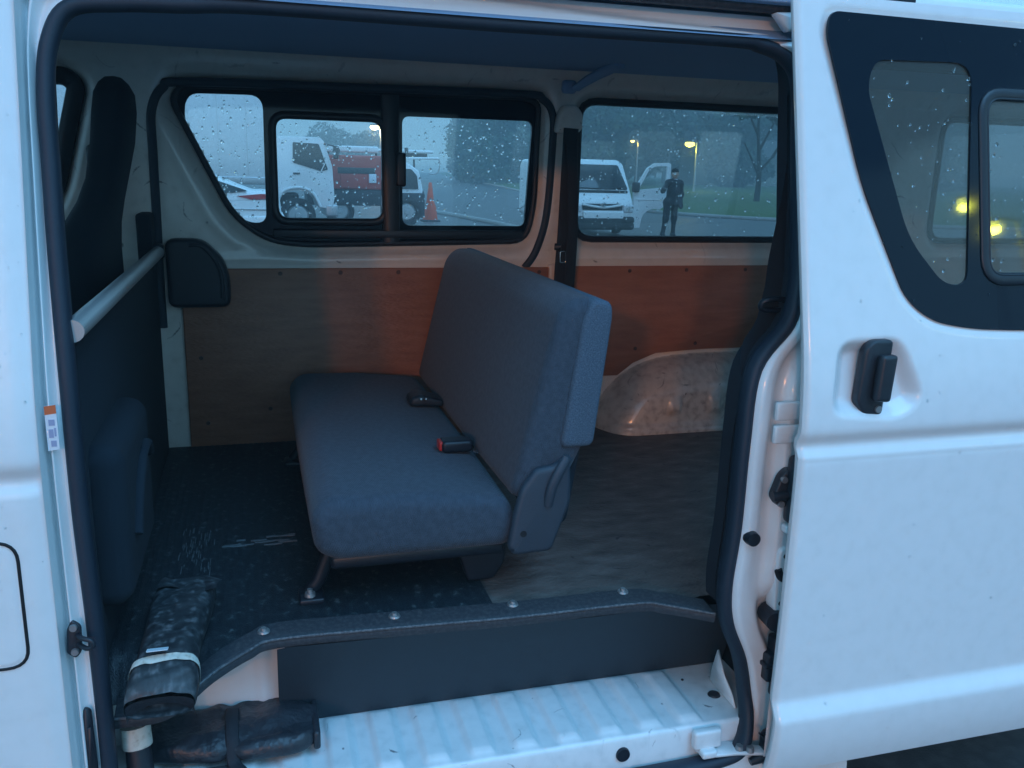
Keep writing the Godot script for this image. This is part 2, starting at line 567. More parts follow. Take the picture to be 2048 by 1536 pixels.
# flat plate with holes: cut into upright strips through the middle of each hole, so every piece is a simple polygon
func plate(outer: PackedVector2Array, holes: Array, z0: float, z1: float) -> ArrayMesh:
	var cuts := [-100.0, 100.0]
	for h in holes:
		var m := 0.0
		for p in h:
			m += p.x / h.size()
		cuts.append(m)
	cuts.sort()
	var st := begin(false)
	for i in cuts.size() - 1:
		var pieces := Geometry2D.intersect_polygons(outer, PackedVector2Array(rect(cuts[i], -100, cuts[i + 1], 100)))
		for h in holes:
			var next: Array[PackedVector2Array] = []
			for q in pieces:
				next.append_array(Geometry2D.clip_polygons(q, h))
			pieces = next
		for q in pieces:
			var idx := Geometry2D.triangulate_polygon(q)
			for k in range(0, idx.size(), 3):
				var a := q[idx[k]]
				var b := q[idx[k + 1]]
				var c := q[idx[k + 2]]
				if (b - a).cross(c - a) > 0:
					var t := b
					b = c
					c = t
				tri(st, Vector3(a.x, a.y, z1), Vector3(b.x, b.y, z1), Vector3(c.x, c.y, z1))
				tri(st, Vector3(a.x, a.y, z0), Vector3(c.x, c.y, z0), Vector3(b.x, b.y, z0))
	var loops := [outer]
	loops.append_array(holes)
	for q in loops:
		var n: int = q.size()
		for i in n:
			var a: Vector2 = q[i]
			var b: Vector2 = q[(i + 1) % n]
			quad(st, Vector3(a.x, a.y, z0), Vector3(b.x, b.y, z0), Vector3(b.x, b.y, z1), Vector3(a.x, a.y, z1))
	return done(st)

func loop3(poly: PackedVector2Array, z: float) -> PackedVector3Array:
	var out := PackedVector3Array()
	for p in poly:
		out.append(Vector3(p.x, p.y, z))
	return out

func sd(poly: PackedVector2Array, x: float, y: float) -> float:
	var p := Vector2(x, y)
	var d := 1e9
	var inside := false
	var n := poly.size()
	var j := n - 1
	for i in n:
		var a := poly[i]
		var b := poly[j]
		var e := b - a
		var w := p - a
		var q := w - e * clampf(w.dot(e) / e.dot(e), 0, 1)
		d = minf(d, q.length_squared())
		if (a.y > p.y) != (b.y > p.y) and p.x < (b.x - a.x) * (p.y - a.y) / (b.y - a.y) + a.x:
			inside = not inside
		j = i
	return -sqrt(d) if inside else sqrt(d)

func hump(x: float, c: float, w: float) -> float:
	return exp(-(x - c) * (x - c) / (w * w))

func wheel(parent: Node3D, c: Vector3, r: float, w: float):
	var path := PackedVector3Array()
	for i in 20:
		path.append(c + Vector3(cos(TAU * i / 20), sin(TAU * i / 20), 0) * r * 0.8)
	var o := part("wheel", sweep(path, circle(r * 0.2, w * 0.5, 8, 0.6), true), M.tyre, parent)
	var rim := []
	rim.append(tube(c + Vector3(0, 0, w * 0.2), c + Vector3(0, 0, w * 0.38), r * 0.62, r * 0.5, 18))
	rim.append(tube(c + Vector3(0, 0, w * 0.38), c + Vector3(0, 0, w * 0.52), r * 0.2, r * 0.16, 12))
	part("rim", join(rim), M.rim_steel, o)

# ------------------------------------------------------------------ ground
var edge_line := [Vector2(52, -258), Vector2(44, -222), Vector2(23.4, -88), Vector2(16.6, -50), Vector2(15.6, -40), Vector2(16.0, -33), Vector2(17.5, -29.0), Vector2(20.5, -26.2), Vector2(25.5, -23.0), Vector2(60, -10)]

func build_ground():
	structure("ground", sheet(40, 40, func(u: float, v: float): return Vector3(-140 + 400 * u, 0, -260 + 320 * v)), M.asphalt)
	var line := []
	for p in edge_line:
		line.append(Vector3(p.x, 0, p.y))
	var path := catmull(line, false, 6)
	var n := path.size() - 1
	structure("grass_bank", sheet(n, 24, func(u: float, v: float):
		var p := path[int(round(u * n))]
		var s := v * v
		return Vector3(p.x + 1.0 * s * 180, 0.05 + 0.3 * (1.0 - exp(-v * 14.0)) + 0.04 * sin(p.z * 0.7 + v * 40.0), p.z - 30.0 * s)), M.grass)
	structure("kerb", sweep(path, PackedVector2Array([Vector2(-0.08, -0.02), Vector2(-0.08, 0.11), Vector2(-0.06, 0.13), Vector2(0.08, 0.13), Vector2(0.08, -0.02)]), false, Vector3.UP), M.kerb)
	structure("road_kerb", sweep(PackedVector3Array([Vector3(4.6, 0, -48), Vector3(6.2, 0, -31.5), Vector3(6.9, 0, -24.6), Vector3(7.05, 0, -16)]), PackedVector2Array([Vector2(-0.1, -0.02), Vector2(-0.1, 0.09), Vector2(-0.08, 0.11), Vector2(0.08, 0.11), Vector2(0.1, -0.02)]), false, Vector3.UP), M.kerb)

# ------------------------------------------------------------------ the van
# the body side leans in above the waist
func lean(y: float) -> float:
	if y < 1.1:
		return 0.0
	if y < 1.33:
		return -0.4739 * (y - 1.1) * (y - 1.1)
	return -0.0251 - 0.218 * (y - 1.33)

func body_profile(y: float) -> float:
	var z := lean(y)
	z -= 0.013 * hump(y, 1.118, 0.018)
	z += 0.020 * smoothstep(0.575, 0.525, y)
	z -= 0.05 * pow(maxf(0.0, 0.52 - y) / 0.2, 2.0)
	z -= 0.010 * pow(maxf(0.0, y - 0.57) / 0.5 - 0.5, 2.0) * (1.0 if y < 1.09 else 0.25)
	return z

var floor_edge := [Vector3(-0.285, 0.635, -0.03), Vector3(-0.19, 0.657, -0.005), Vector3(-0.112, 0.692, -0.05), Vector3(-0.046, 0.70, -0.103), Vector3(0.011, 0.70, -0.131), Vector3(0.249, 0.70, -0.121), Vector3(0.491, 0.70, -0.107), Vector3(0.765, 0.70, -0.104), Vector3(0.826, 0.70, -0.082), Vector3(0.92, 0.695, -0.03)]

func edge_at(x: float) -> Vector3:
	for i in floor_edge.size() - 1:
		if x <= floor_edge[i + 1].x or i == floor_edge.size() - 2:
			var a: Vector3 = floor_edge[i]
			var b: Vector3 = floor_edge[i + 1]
			var t := clampf((x - a.x) / (b.x - a.x), 0, 1)
			return a.lerp(b, t)
	return floor_edge[0]

func build_van():
	var van := thing("cargo_van", "white cargo van with its side door slid open, filling the foreground", "van", Vector3(0.6, 0, -0.75))
	van_far_wall(van)
	van_windows(van)
	van_shell(van)
	van_opening(van)
	van_floor(van)
	van_door(van)
	van_front_panel(van)
	van_fittings(van)

func van_far_wall(van: Node3D):
	var w0 := rp([Vector2(-1.05, 1.47), Vector2(-0.60, 1.47), Vector2(-0.565, 1.54), Vector2(-0.488, 1.83), Vector2(-0.52, 1.862), Vector2(-1.05, 1.86)], 0.03)
	var w1 := far_frame()
	var w2 := rp(rect(1.092, 1.382, 2.22, 1.860), 0.07)
	var w3 := rp(rect(2.62, 1.382, 3.3, 1.860), 0.07)
	M.w0 = w0; M.w1 = w1; M.w2 = w2; M.w3 = w3
	var wall := sheet(360, 136, func(u: float, v: float):
		var x := lerpf(-1.15, 3.35, u)
		var y := lerpf(0.60, 1.965, v)
		var z := -1.46
		if y > 1.36 and y < 1.95:
			var d1 := sd(w1, x, y) if x < 1.1 and x > -0.4 else 1.0
			var d := minf(d1, sd(w2, x, y) if x > 0.95 and x < 2.4 else 1.0)
			if x < -0.35: d = minf(d, sd(w0, x, y))
			if x > 2.4: d = minf(d, sd(w3, x, y))
			z -= 0.042 * smoothstep(0.045, 0.004, d)
			z += 0.005 * hump(d1, 0.062, 0.012)
		elif y > 1.26:
			var d := minf(sd(w1, x, y) if x < 1.1 and x > -0.4 else 1.0, sd(w2, x, y) if x > 0.95 else 1.0)
			z -= 0.042 * smoothstep(0.045, 0.004, d)
			z += 0.006 * hump(y, 1.318, 0.010)
		if y > 1.875:
			z += pow((y - 1.875) / 0.09, 2.0) * 0.06
		z += 0.004 * hump(y, 1.905, 0.012)
		return Vector3(x, y, z), func(p: Vector3):
			if p.y < 1.37: return true
			if p.x > -0.4 and p.x < 1.05: return sd(w1, p.x, p.y) > -0.012
			if p.x < -0.4: return sd(w0, p.x, p.y) > -0.012
			if p.x < 2.4: return sd(w2, p.x, p.y) > -0.012
			return sd(w3, p.x, p.y) > -0.012)
	part("side_wall", wall, M.cream, van, "cream painted inner side wall with scuffs, opposite the door opening")
	# plywood lining
	var front := part("plywood_panel", ext(rp(rect(-0.238, 0.66, 1.03, 1.288), 0.006), -1.452, -1.440, 0.003, 1), M.wood, van, "dark orange brown plywood lining behind the bench seat")
	for p in [[0.067, 1.272], [0.26, 1.274], [0.452, 1.274], [-0.19, 1.0], [-0.18, 0.78], [0.70, 1.272], [0.95, 1.272], [0.02, 0.82]]:
		part("screw", tube(Vector3(p[0], p[1], -1.4425), Vector3(p[0], p[1], -1.437), 0.0085, 0.006, 10), M.screw, front)
	var arch_gap := PackedVector2Array([Vector2(1.055, 1.291), Vector2(1.055, 0.885), Vector2(1.27, 0.885), Vector2(1.33, 0.93), Vector2(1.42, 0.965), Vector2(1.60, 0.975), Vector2(1.86, 0.975), Vector2(2.02, 0.955), Vector2(2.14, 0.885), Vector2(2.6, 0.885), Vector2(2.6, 1.291)])
	var rear := part("plywood_panel", ext(arch_gap, -1.452, -1.440, 0.003, 1), M.wood, van, "brighter orange brown plywood lining above the wheel arch")
	for p in [[1.295, 1.274], [1.522, 1.276], [1.767, 1.276], [2.0, 1.276], [1.335, 0.985], [1.581, 0.998], [1.83, 0.998]]:
		part("screw", tube(Vector3(p[0], p[1], -1.4425), Vector3(p[0], p[1], -1.437), 0.0085, 0.006, 10), M.screw, rear)
	# wheel arch
	var ao := rp([Vector2(1.165, 0.4), Vector2(1.168, 0.74), Vector2(1.28, 0.885), Vector2(1.42, 0.945), Vector2(1.62, 0.958), Vector2(1.84, 0.955), Vector2(2.02, 0.92), Vector2(2.16, 0.78), Vector2(2.17, 0.4)], 0.12, 6)
	var arch := sheet(130, 66, func(u: float, v: float):
		var x := lerpf(1.15, 2.19, u)
		var y := lerpf(0.69, 0.985, v)
		var d := -sd(ao, x, y)
		var t := clampf(d / 0.13, 0, 1)
		var z := -1.462 + 0.165 * pow(1.0 - pow(1.0 - t, 2.2), 0.6)
		var face := smoothstep(0.10, 0.15, d)
		for c in [1.44, 1.60, 1.76, 1.92]:
			z += 0.016 * face * smoothstep(0.028, 0.016, absf(x - c)) * smoothstep(0.755, 0.785, y)
		z += 0.012 * smoothstep(0.735, 0.722, y) * smoothstep(0.0, 0.05, d)
		z += 0.006 * smoothstep(0.714, 0.708, y) * smoothstep(0.0, 0.05, d)
		return Vector3(x, y, z))
	part("wheel_arch", arch, M.arch, van, "scuffed cream wheel arch with pressed ribs beside the bare floor")

func far_frame() -> PackedVector2Array:
	return rp([Vector2(-0.240, 1.80), Vector2(-0.205, 1.850), Vector2(0.89, 1.862), Vector2(0.948, 1.845), Vector2(0.942, 1.50), Vector2(0.915, 1.372), Vector2(0.15, 1.357), Vector2(0.03, 1.372), Vector2(-0.075, 1.452), Vector2(-0.155, 1.62)], 0.06, 5)

func van_windows(van: Node3D):
	var pa := rp([Vector2(-0.203, 1.74), Vector2(-0.192, 1.822), Vector2(0.034, 1.826), Vector2(0.031, 1.430), Vector2(-0.035, 1.432), Vector2(-0.10, 1.512)], 0.045, 6)
	# the inner upper corner stays nearly sharp
	var pb := rp([Vector2(0.071, 1.448), Vector2(0.406, 1.448), Vector2(0.406, 1.758), Vector2(0.071, 1.758)], 0.034, 5)
	var pc := rp([Vector2(0.475, 1.427), Vector2(0.905, 1.427), Vector2(0.925, 1.782), Vector2(0.475, 1.781)], 0.026, 5)
	var fr := part("window_frame", plate(M.w1, [pa, pb, pc], -1.506, -1.492), M.frit, van, "black frame of the three-pane sliding window")
	part("edge_rubber", sweep(loop3(inset(M.w1, 0.004), -1.488), circle(0.010, 0.008, 8), true), M.frit_rubber, fr)
	part("slider_rim", sweep(loop3(inset(pb, -0.012), -1.487), circle(0.013, 0.008, 8, 0.7), true), M.black, fr)
	part("slider_rim", sweep(PackedVector3Array([Vector3(0.435, 1.845, -1.485), Vector3(0.435, 1.37, -1.485)]), circle(0.03, 0.007, 8, 0.5), false), M.black, fr)
	part("slider_rail", rbox(Vector3(0.05, 1.382, -1.492), Vector3(0.90, 1.412, -1.478), 0.005), M.black, fr)
	part("slider_catch", rbox(Vector3(0.452, 1.555, -1.49), Vector3(0.485, 1.665, -1.468), 0.008, 2), M.black, fr)
	part("window_pane", ext(inset(pa, -0.004), -1.501, -1.497), M.glass, van)
	part("window_pane", ext(inset(pb, -0.004), -1.501, -1.497), M.glass, van)
	part("window_pane", ext(inset(pc, -0.004), -1.501, -1.497), M.glass, van)
	var rp2 := inset(M.w2, 0.006)
	part("window_pane", ext(rp2, -1.503, -1.498), M.glass_green, van, "green tinted rear side window beaded with rain")
	part("window_rubber", sweep(loop3(inset(M.w2, 0.002), -1.494), circle(0.013, 0.014, 8), true), M.frit_rubber, van)
	part("window_pane", ext(M.w3, -1.503, -1.498), M.glass_green, van)
	part("window_rubber", sweep(loop3(M.w3, -1.494), circle(0.013, 0.014, 8), true), M.frit_rubber, van)
	part("window_pane", ext(M.w0, -1.503, -1.498), M.glass, van)
	part("window_rubber", sweep(loop3(inset(M.w0, 0.008), -1.485), circle(0.026, 0.02, 8, 0.7), true), M.frit_rubber, van)
	# rubber line round the window bay
	var bay := []
	for p in [[-0.300, 1.10], [-0.300, 1.25], [-0.297, 1.45], [-0.295, 1.649], [-0.291, 1.765], [-0.255, 1.832], [-0.185, 1.852], [0.3, 1.860], [0.868, 1.866], [0.948, 1.852], [0.985, 1.80], [0.987, 1.689], [0.974, 1.468], [0.94, 1.345], [0.90, 1.285]]:
		bay.append(Vector3(p[0], p[1], -1.455))
	part("bay_rubber", sweep(catmull(bay, false, 8), circle(0.0135, 0.011, 8), false), M.rubber, van)
	# rain on the outside of the panes
	var drops := []
	for spec in [[pa, 150], [pb, 210], [pc, 330], [rp2, 520], [M.w3, 120], [M.w0, 60]]:
		var poly: PackedVector2Array = spec[0]
		var box := Rect2(poly[0], Vector2.ZERO)
		for q in poly:
			box = box.expand(q)
		var n := 0
		while n < spec[1]:
			var x := box.position.x + rng.randf() * box.size.x
			var y := box.position.y + rng.randf() * box.size.y
			if sd(poly, x, y) > -0.008:
				continue
			n += 1
			var r := 0.0014 + 0.0032 * pow(rng.randf(), 2.2)
			drops.append(Transform3D(Basis().rotated(Vector3.FORWARD, rng.randf_range(-0.6, 0.6)).scaled(Vector3(r, r * rng.randf_range(1.0, 1.7), r * 0.75)), Vector3(x, y, -1.5035)))
	raindrops(van, drops)

func raindrops(parent: Node3D, list: Array):
	var ball := SphereMesh.new()
	ball.radius = 1.0
	ball.height = 2.0
	ball.radial_segments = 10
	ball.rings = 5
	var mm := MultiMesh.new()
	mm.transform_format = MultiMesh.TRANSFORM_3D
	mm.mesh = ball
	mm.instance_count = list.size()
	for i in list.size():
		mm.set_instance_transform(i, list[i])
	var o := MultiMeshInstance3D.new()
	o.name = "raindrops"
	o.multimesh = mm
	o.material_override = M.water
	o.position = -parent.position
	o.set_meta("kind", "stuff")
	parent.add_child(o, true)

func van_shell(van: Node3D):
	part("headliner", rbox(Vector3(-1.15, 1.945, -1.41), Vector3(3.35, 1.965, -0.10), 0.004), M.headliner, van, "dark grey cloth roof lining")
	var roof := sheet(40, 24, func(u: float, v: float):
		var x := lerpf(-1.4, 3.4, u)
		var a := lerpf(0, PI, v)
		return Vector3(x, 1.962 + 0.07 * pow(sin(a), 0.5), -0.82 + 0.665 * cos(a)))
	part("roof", roof, M.white, van)
	part("outer_side", ext(rp(rect(-1.4, 0.35, 3.4, 1.36), 0.01), -1.62, -1.60), M.white, van)
	var tail := rp(rect(-1.47, 0.6, -0.16, 1.95), 0.02)
	var tail_hole := rp(rect(-1.32, 1.30, -0.31, 1.84), 0.06)
	var across := Transform3D(Basis(Vector3(0, 0, 1), Vector3(0, 1, 0), Vector3(-1, 0, 0)), Vector3(3.37, 0, 0))
	part("tail_wall", moved(plate(tail, [tail_hole], -0.02, 0.02), across), M.cream, van)
	part("window_pane", moved(ext(tail_hole, -0.003, 0.003), across), M.glass, van)
	part("front_wall", rbox(Vector3(-1.42, 0.35, -1.5), Vector3(-1.36, 1.3, 0.0), 0.02), M.black_trim, van)
	part("windscreen", ext(rp(rect(-1.46, 1.3, -0.06, 1.93), 0.03), -0.003, 0.003, 0, 2, Transform3D(Basis(Vector3(0, 0, 1), Vector3(0, 1, 0), Vector3(-1, 0, 0)), Vector3(-1.39, 0, 0))), M.glass, van)
	part("cab_floor", rbox(Vector3(-1.38, 0.60, -1.46), Vector3(-0.30, 0.66, -0.02), 0.01), M.mat, van)
	part("underbody", rbox(Vector3(-1.38, 0.40, -1.50), Vector3(3.38, 0.44, -0.03), 0.01), M.chassis, van)
	# near side behind the door: quarter panel with its window
	var hole := rp(rect(1.20, 1.375, 2.55, 1.865), 0.06)
	part("quarter_panel", sheet(110, 80, func(u: float, v: float):
		var x := lerpf(1.155, 3.38, u)
		var y := lerpf(0.36, 1.93, v)
		return Vector3(x, y, body_profile(y) - 0.012), func(p: Vector3): return sd(hole, p.x, p.y) > 0.0), M.white, van)
	var lp := PackedVector3Array()
	for p in hole:
		lp.append(Vector3(p.x, p.y, lean(p.y) - 0.008))
	part("window_rubber", sweep(lp, circle(0.022, 0.012, 8), true), M.frit_rubber, van)
	part("roof_rail", sweep(PackedVector3Array([Vector3(-0.9, 1.937, -0.135), Vector3(0.2, 1.9445, -0.137), Vector3(1.3, 1.945, -0.137)]), circle(0.014, 0.013, 8, 0.5), false), M.trim_strip, van, "dark channel of the upper door track")
	part("gutter", sweep(PackedVector3Array([Vector3(-0.9, 1.953, -0.118), Vector3(0.2, 1.960, -0.120), Vector3(1.3, 1.960, -0.120)]), circle(0.005, 0.005, 8), false), M.white, van)
	part("upper_track", rbox(Vector3(-0.9, 1.966, -0.17), Vector3(1.3, 1.995, -0.105), 0.004), M.black_trim, van)

var seal_pts := [[-0.293, 0.45], [-0.295, 0.58], [-0.297, 0.84], [-0.302, 1.05], [-0.304, 1.26], [-0.311, 1.465], [-0.3135, 1.6], [-0.3155, 1.72], [-0.306, 1.80], [-0.275, 1.853], [-0.20, 1.866], [-0.1, 1.871], [0.02, 1.8775], [0.44, 1.8775], [0.9, 1.880], [0.985, 1.873], [1.043, 1.850], [1.068, 1.80], [1.066, 1.68], [1.060, 1.5], [1.052, 1.405], [1.028, 1.328], [0.953, 1.242], [0.9365, 1.09], [0.935, 0.91], [0.926, 0.775], [0.937, 0.69], [0.976, 0.6], [0.998, 0.51], [0.998, 0.45], [0.975, 0.402], [0.925, 0.381], [0.80, 0.374], [0.4, 0.374], [0.0, 0.374], [-0.2, 0.374], [-0.275, 0.390]]

func van_opening(van: Node3D):
	var pts := []
	for p in seal_pts:
		pts.append(Vector3(p[0], p[1], lean(p[1]) - 0.010 + 0.045 * smoothstep(0.50, 0.39, p[1])))
	var path := catmull(pts, true, 6)
	part("door_seal", sweep(path, circle(0.0135, 0.021, 12, 0.8), true), M.rubber, van, "dark rubber weatherstrip round the door opening")
	# painted flange from the seal out to the body edge
	var n := path.size()
	var ring := sheet(n, 36, func(u: float, v: float):
		var s: Vector3 = path[int(round(u * n)) % n]
		var c := Vector2(0.35, clampf(s.y, 0.62, 1.62))
		var d := Vector2(s.x, s.y) - c
		var t := 1e9
		if d.x > 1e-5: t = minf(t, (1.17 - c.x) / d.x)
		if d.x < -1e-5: t = minf(t, (-0.345 - c.x) / d.x)
		if d.y > 1e-5: t = minf(t, (1.932 - c.y) / d.y)
		if d.y < -1e-5: t = minf(t, (0.33 - c.y) / d.y)
		var full := d * t
		var k := lerpf(0.0, 1.0, v)
		var q := c + d.lerp(full, k)
		var dist := (full - d).length() * k
		var z := lean(q.y) - 0.004
		if full.x < 0 and absf(full.x + 0.695) < 0.001:
			var w := (full - d).length()
			var f := dist / maxf(w, 0.01)
			z += 0.006 * smoothstep(0.0, 0.2, f) - 0.010 * hump(f, 0.42, 0.12) + 0.010 * hump(f, 0.68, 0.09) - 0.016 * hump(f, 0.86, 0.09) + 0.036 * smoothstep(0.92, 1.0, f)
		elif full.x > 0 and absf(full.x - 0.82) < 0.001:
			z += 0.022 * smoothstep(0.0, 0.018, dist) - 0.014 * smoothstep(0.035, 0.055, dist) * smoothstep(0.70, 0.95, q.y)
			z += 0.020 * smoothstep(0.065, 0.085, dist) * smoothstep(0.70, 0.80, q.y) * smoothstep(1.3, 1.2, q.y)
			z -= 0.035 * smoothstep(0.055, 0.085, dist) * smoothstep(0.80, 0.70, q.y)
		elif q.y > 1.5:
			z += 0.006 * smoothstep(0.0, 0.01, dist) - 0.022 * smoothstep(0.035, 0.055, dist)
		else:
			z += 0.045 + 0.01 * smoothstep(0.0, 0.02, dist)
		return Vector3(q.x, q.y, z))
	part("opening_flange", ring, M.white, van, "white painted door frame pressing with rounded folds")
	# inner trim behind the seal
	var inner := sheet(n, 6, func(u: float, v: float):
		var s: Vector3 = path[int(round(u * n)) % n]
		var q := s + Vector3(0, 0, -0.012 - 0.07 * v)
		if s.y < 1.24:
			return q
		return q + Vector3(0, 0.035 * v * smoothstep(1.5, 1.88, s.y), 0), func(p: Vector3): return p.y > 0.72)
	part("opening_trim", inner, M.dark_cloth, van)
	# head lining over the opening
	part("header_trim", sheet(40, 6, func(u: float, v: float):
		var x := lerpf(-0.8, 1.4, u)
		return Vector3(x, lerpf(1.884, 1.952, v), lerpf(-0.205, -0.13, 1.0 - v) - 0.05 * v)), M.headliner, van)
	# B pillar lining in front of the opening, C pillar lining behind it
	part("pillar_trim", sheet(10, 40, func(u: float, v: float):
		var y := lerpf(0.62, 1.93, v)
		var a := u * PI * 0.5
		return Vector3(-0.316 - 0.012 * (1.0 - cos(a)), y, lean(y) - 0.03 - 0.13 * u)), M.dark_cloth, van, "dark cloth covered front door pillar")
	part("pillar_trim", sheet(8, 60, func(u: float, v: float):
		var y := lerpf(0.66, 1.93, v)
		var x := 1.075
		for k in seal_pts.size() - 1:
			var a = seal_pts[k]
			var b = seal_pts[k + 1]
			if k >= 17 and k < 30 and y <= a[1] and y >= b[1]:
				x = lerpf(a[0], b[0], (a[1] - y) / maxf(a[1] - b[1], 0.001))
		var tongue := 0.045 * smoothstep(1.68, 1.40, y) * smoothstep(1.22, 1.30, y)
		return Vector3(lerpf(x - 0.004 - tongue, x + 0.16, u), y, lean(y) - 0.045 - 0.06 * u)), M.dark_cloth, van, "dark cloth covered rear door pillar")
	part("belt_guide", sweep(catmull([Vector3(1.05, 1.372, -0.08), Vector3(1.01, 1.375, -0.07), Vector3(0.992, 1.367, -0.075), Vector3(1.0, 1.352, -0.08), Vector3(1.05, 1.350, -0.085)], false, 4), circle(0.006, 0.008, 8)), M.black, van)

func van_floor(van: Node3D):
	var top := 0.70
	part("cargo_floor", sheet(80, 60, func(u: float, v: float):
		var x := lerpf(-0.31, 3.35, u)
		var e := edge_at(x)
		if x > 0.92: e = Vector3(x, top, -0.06)
		var z := lerpf(e.z - 0.05, -1.46, v)
		return Vector3(x, lerpf(e.y, top, smoothstep(0.0, 0.06, v)) - 0.003, z)), M.floor, van, "worn grey brown cargo floor streaked with scuffs")
	part("floor_side", sheet(30, 2, func(u: float, v: float): return Vector3(lerpf(1.07, 3.35, u), lerpf(top - 0.004, 0.44, v), -0.06)), M.chassis, van)
	# ribbed rubber mat in front of and under the bench
	part("floor_mat", sheet(130, 60, func(u: float, v: float):
		var x := lerpf(-0.305, 0.46, u)
		var e := edge_at(x)
		var z := lerpf(e.z - 0.045, -1.44, v)
		return Vector3(x, lerpf(e.y, top, smoothstep(0.0, 0.06, v)) + 0.002 + 0.0012 * sin(x * TAU / 0.0177), z)), M.mat, van, "black ribbed rubber floor mat")
	# dusty wear, and rib highlights put into the colour as pale streaks
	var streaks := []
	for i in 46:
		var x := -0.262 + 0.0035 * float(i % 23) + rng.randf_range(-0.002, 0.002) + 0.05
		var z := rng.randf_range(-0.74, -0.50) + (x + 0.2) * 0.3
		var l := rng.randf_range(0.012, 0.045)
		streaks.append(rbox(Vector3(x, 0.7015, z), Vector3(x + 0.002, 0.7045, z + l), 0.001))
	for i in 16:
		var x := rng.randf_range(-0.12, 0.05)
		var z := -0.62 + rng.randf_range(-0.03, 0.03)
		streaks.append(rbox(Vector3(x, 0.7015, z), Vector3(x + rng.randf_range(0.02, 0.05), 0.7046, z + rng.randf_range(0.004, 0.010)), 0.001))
	var o := part("dusty_highlights", join(streaks), M.dusty_highlight, van)
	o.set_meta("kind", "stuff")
	# edge strip along the step well
	var line := catmull(floor_edge, false, 8)
	var sp := sheet(line.size() - 1, 8, func(u: float, v: float):
		var p := line[int(round(u * (line.size() - 1)))]
		if v < 0.5:
			var a := v * 2.0
			return p + Vector3(0, -0.020 * (1.0 - a) + 0.003 * sin(a * PI), 0.004 * sin(a * PI))
		var b := (v - 0.5) * 2.0
		return p + Vector3(0, 0.006 * sin(b * PI * 0.5) + 0.002, -0.055 * b))
	var strip := part("edge_strip", sp, M.trim_strip, van, "dark plastic edge strip bolted along the step well")
	var lip := PackedVector3Array()
	for p in line:
		lip.append(p + Vector3(0, 0.002, 0.003))
	part("worn_lip", sweep(lip, circle(0.0032, 0.0032, 6), false, Vector3.UP), M.worn, strip)
	for b in [[0.243, -0.157], [0.498, -0.150], [0.755, -0.150], [-0.02, -0.155]]:
		var c := Vector3(b[0], 0.707, b[1])
		part("bolt", join([tube(c, c + Vector3(0, 0.004, 0), 0.013, 0.011, 12), tube(c + Vector3(0, 0.003, 0), c + Vector3(0, 0.009, 0), 0.007, 0.006, 6)]), M.bolt, strip)
	# step well
	part("riser", sheet(60, 10, func(u: float, v: float):
		var x := lerpf(0.004, 1.06, u)
		var e := edge_at(minf(x, 0.93))
		var hi := Vector3(x, e.y - 0.02, minf(e.z, -0.105))
		var lo := Vector3(x, 0.452, -0.215)
		return hi.lerp(lo, v) - Vector3(0, 0, 0.012 * sin(v * PI))), M.riser, van, "dark grey plastic riser between the floor and the step")
	part("riser_back", sheet(30, 8, func(u: float, v: float):
		var x := lerpf(-0.33, 0.02, u)
		return Vector3(x, lerpf(0.67, 0.45, v), -0.222 + 0.006 * hump(x, -0.025, 0.008))), M.white, van)
	var step := sheet(240, 34, func(u: float, v: float):
		var x := lerpf(-0.33, 1.07, u)
		var y := 0.45
		var z := lerpf(-0.224, 0.004, minf(v / 0.8, 1.0))
		var ph := fposmod(x + 0.02, 0.094) / 0.094
		var rib := smoothstep(0.18, 0.30, ph) * smoothstep(0.82, 0.70, ph)
		if x > 0.90: rib = 0.0
		y += 0.010 * rib * smoothstep(-0.222, -0.195, z) * smoothstep(-0.002, -0.026, z)
		if v > 0.8:
			var a := (v - 0.8) / 0.2
			z = 0.004 + 0.008 * sin(a * PI * 0.5)
			y = 0.45 - 0.075 * a
		return Vector3(x, y, z))
	var st := part("step", step, M.step, van, "white painted metal step with pressed ribs")
	part("drain_plug", tube(Vector3(0.974, 0.449, -0.092), Vector3(0.974, 0.4535, -0.092), 0.0155, 0.013, 18), M.black, st)
	part("drain_plug", tube(Vector3(0.93, 0.449, -0.165), Vector3(0.93, 0.452, -0.165), 0.004, 0.003, 8), M.black, st)
	part("corner_plate", ext(PackedVector2Array([Vector2(-0.15, 0.452), Vector2(-0.03, 0.452), Vector2(-0.05, 0.475), Vector2(-0.09, 0.50), Vector2(-0.125, 0.545), Vector2(-0.14, 0.50)]), 0.992, 0.998, 0.002, 1, Transform3D(Basis(Vector3(0, 0, 1), Vector3(0, 1, 0), Vector3(1, 0, 0)), Vector3.ZERO)), M.white, van)
	# lower sill outside the seal
	part("sill", sheet(60, 14, func(u: float, v: float):
		var x := lerpf(-1.35, 1.25, u)
		var a := v * PI * 0.5
		return Vector3(x, 0.352 - 0.16 * v, 0.040 + 0.022 * sin(a) - 0.03 * v * v)), M.white, van)
	part("notch", tube(Vector3(0.705, 0.413, 0.004), Vector3(0.705, 0.413, 0.0145), 0.017, 0.015, 16), M.black, van)

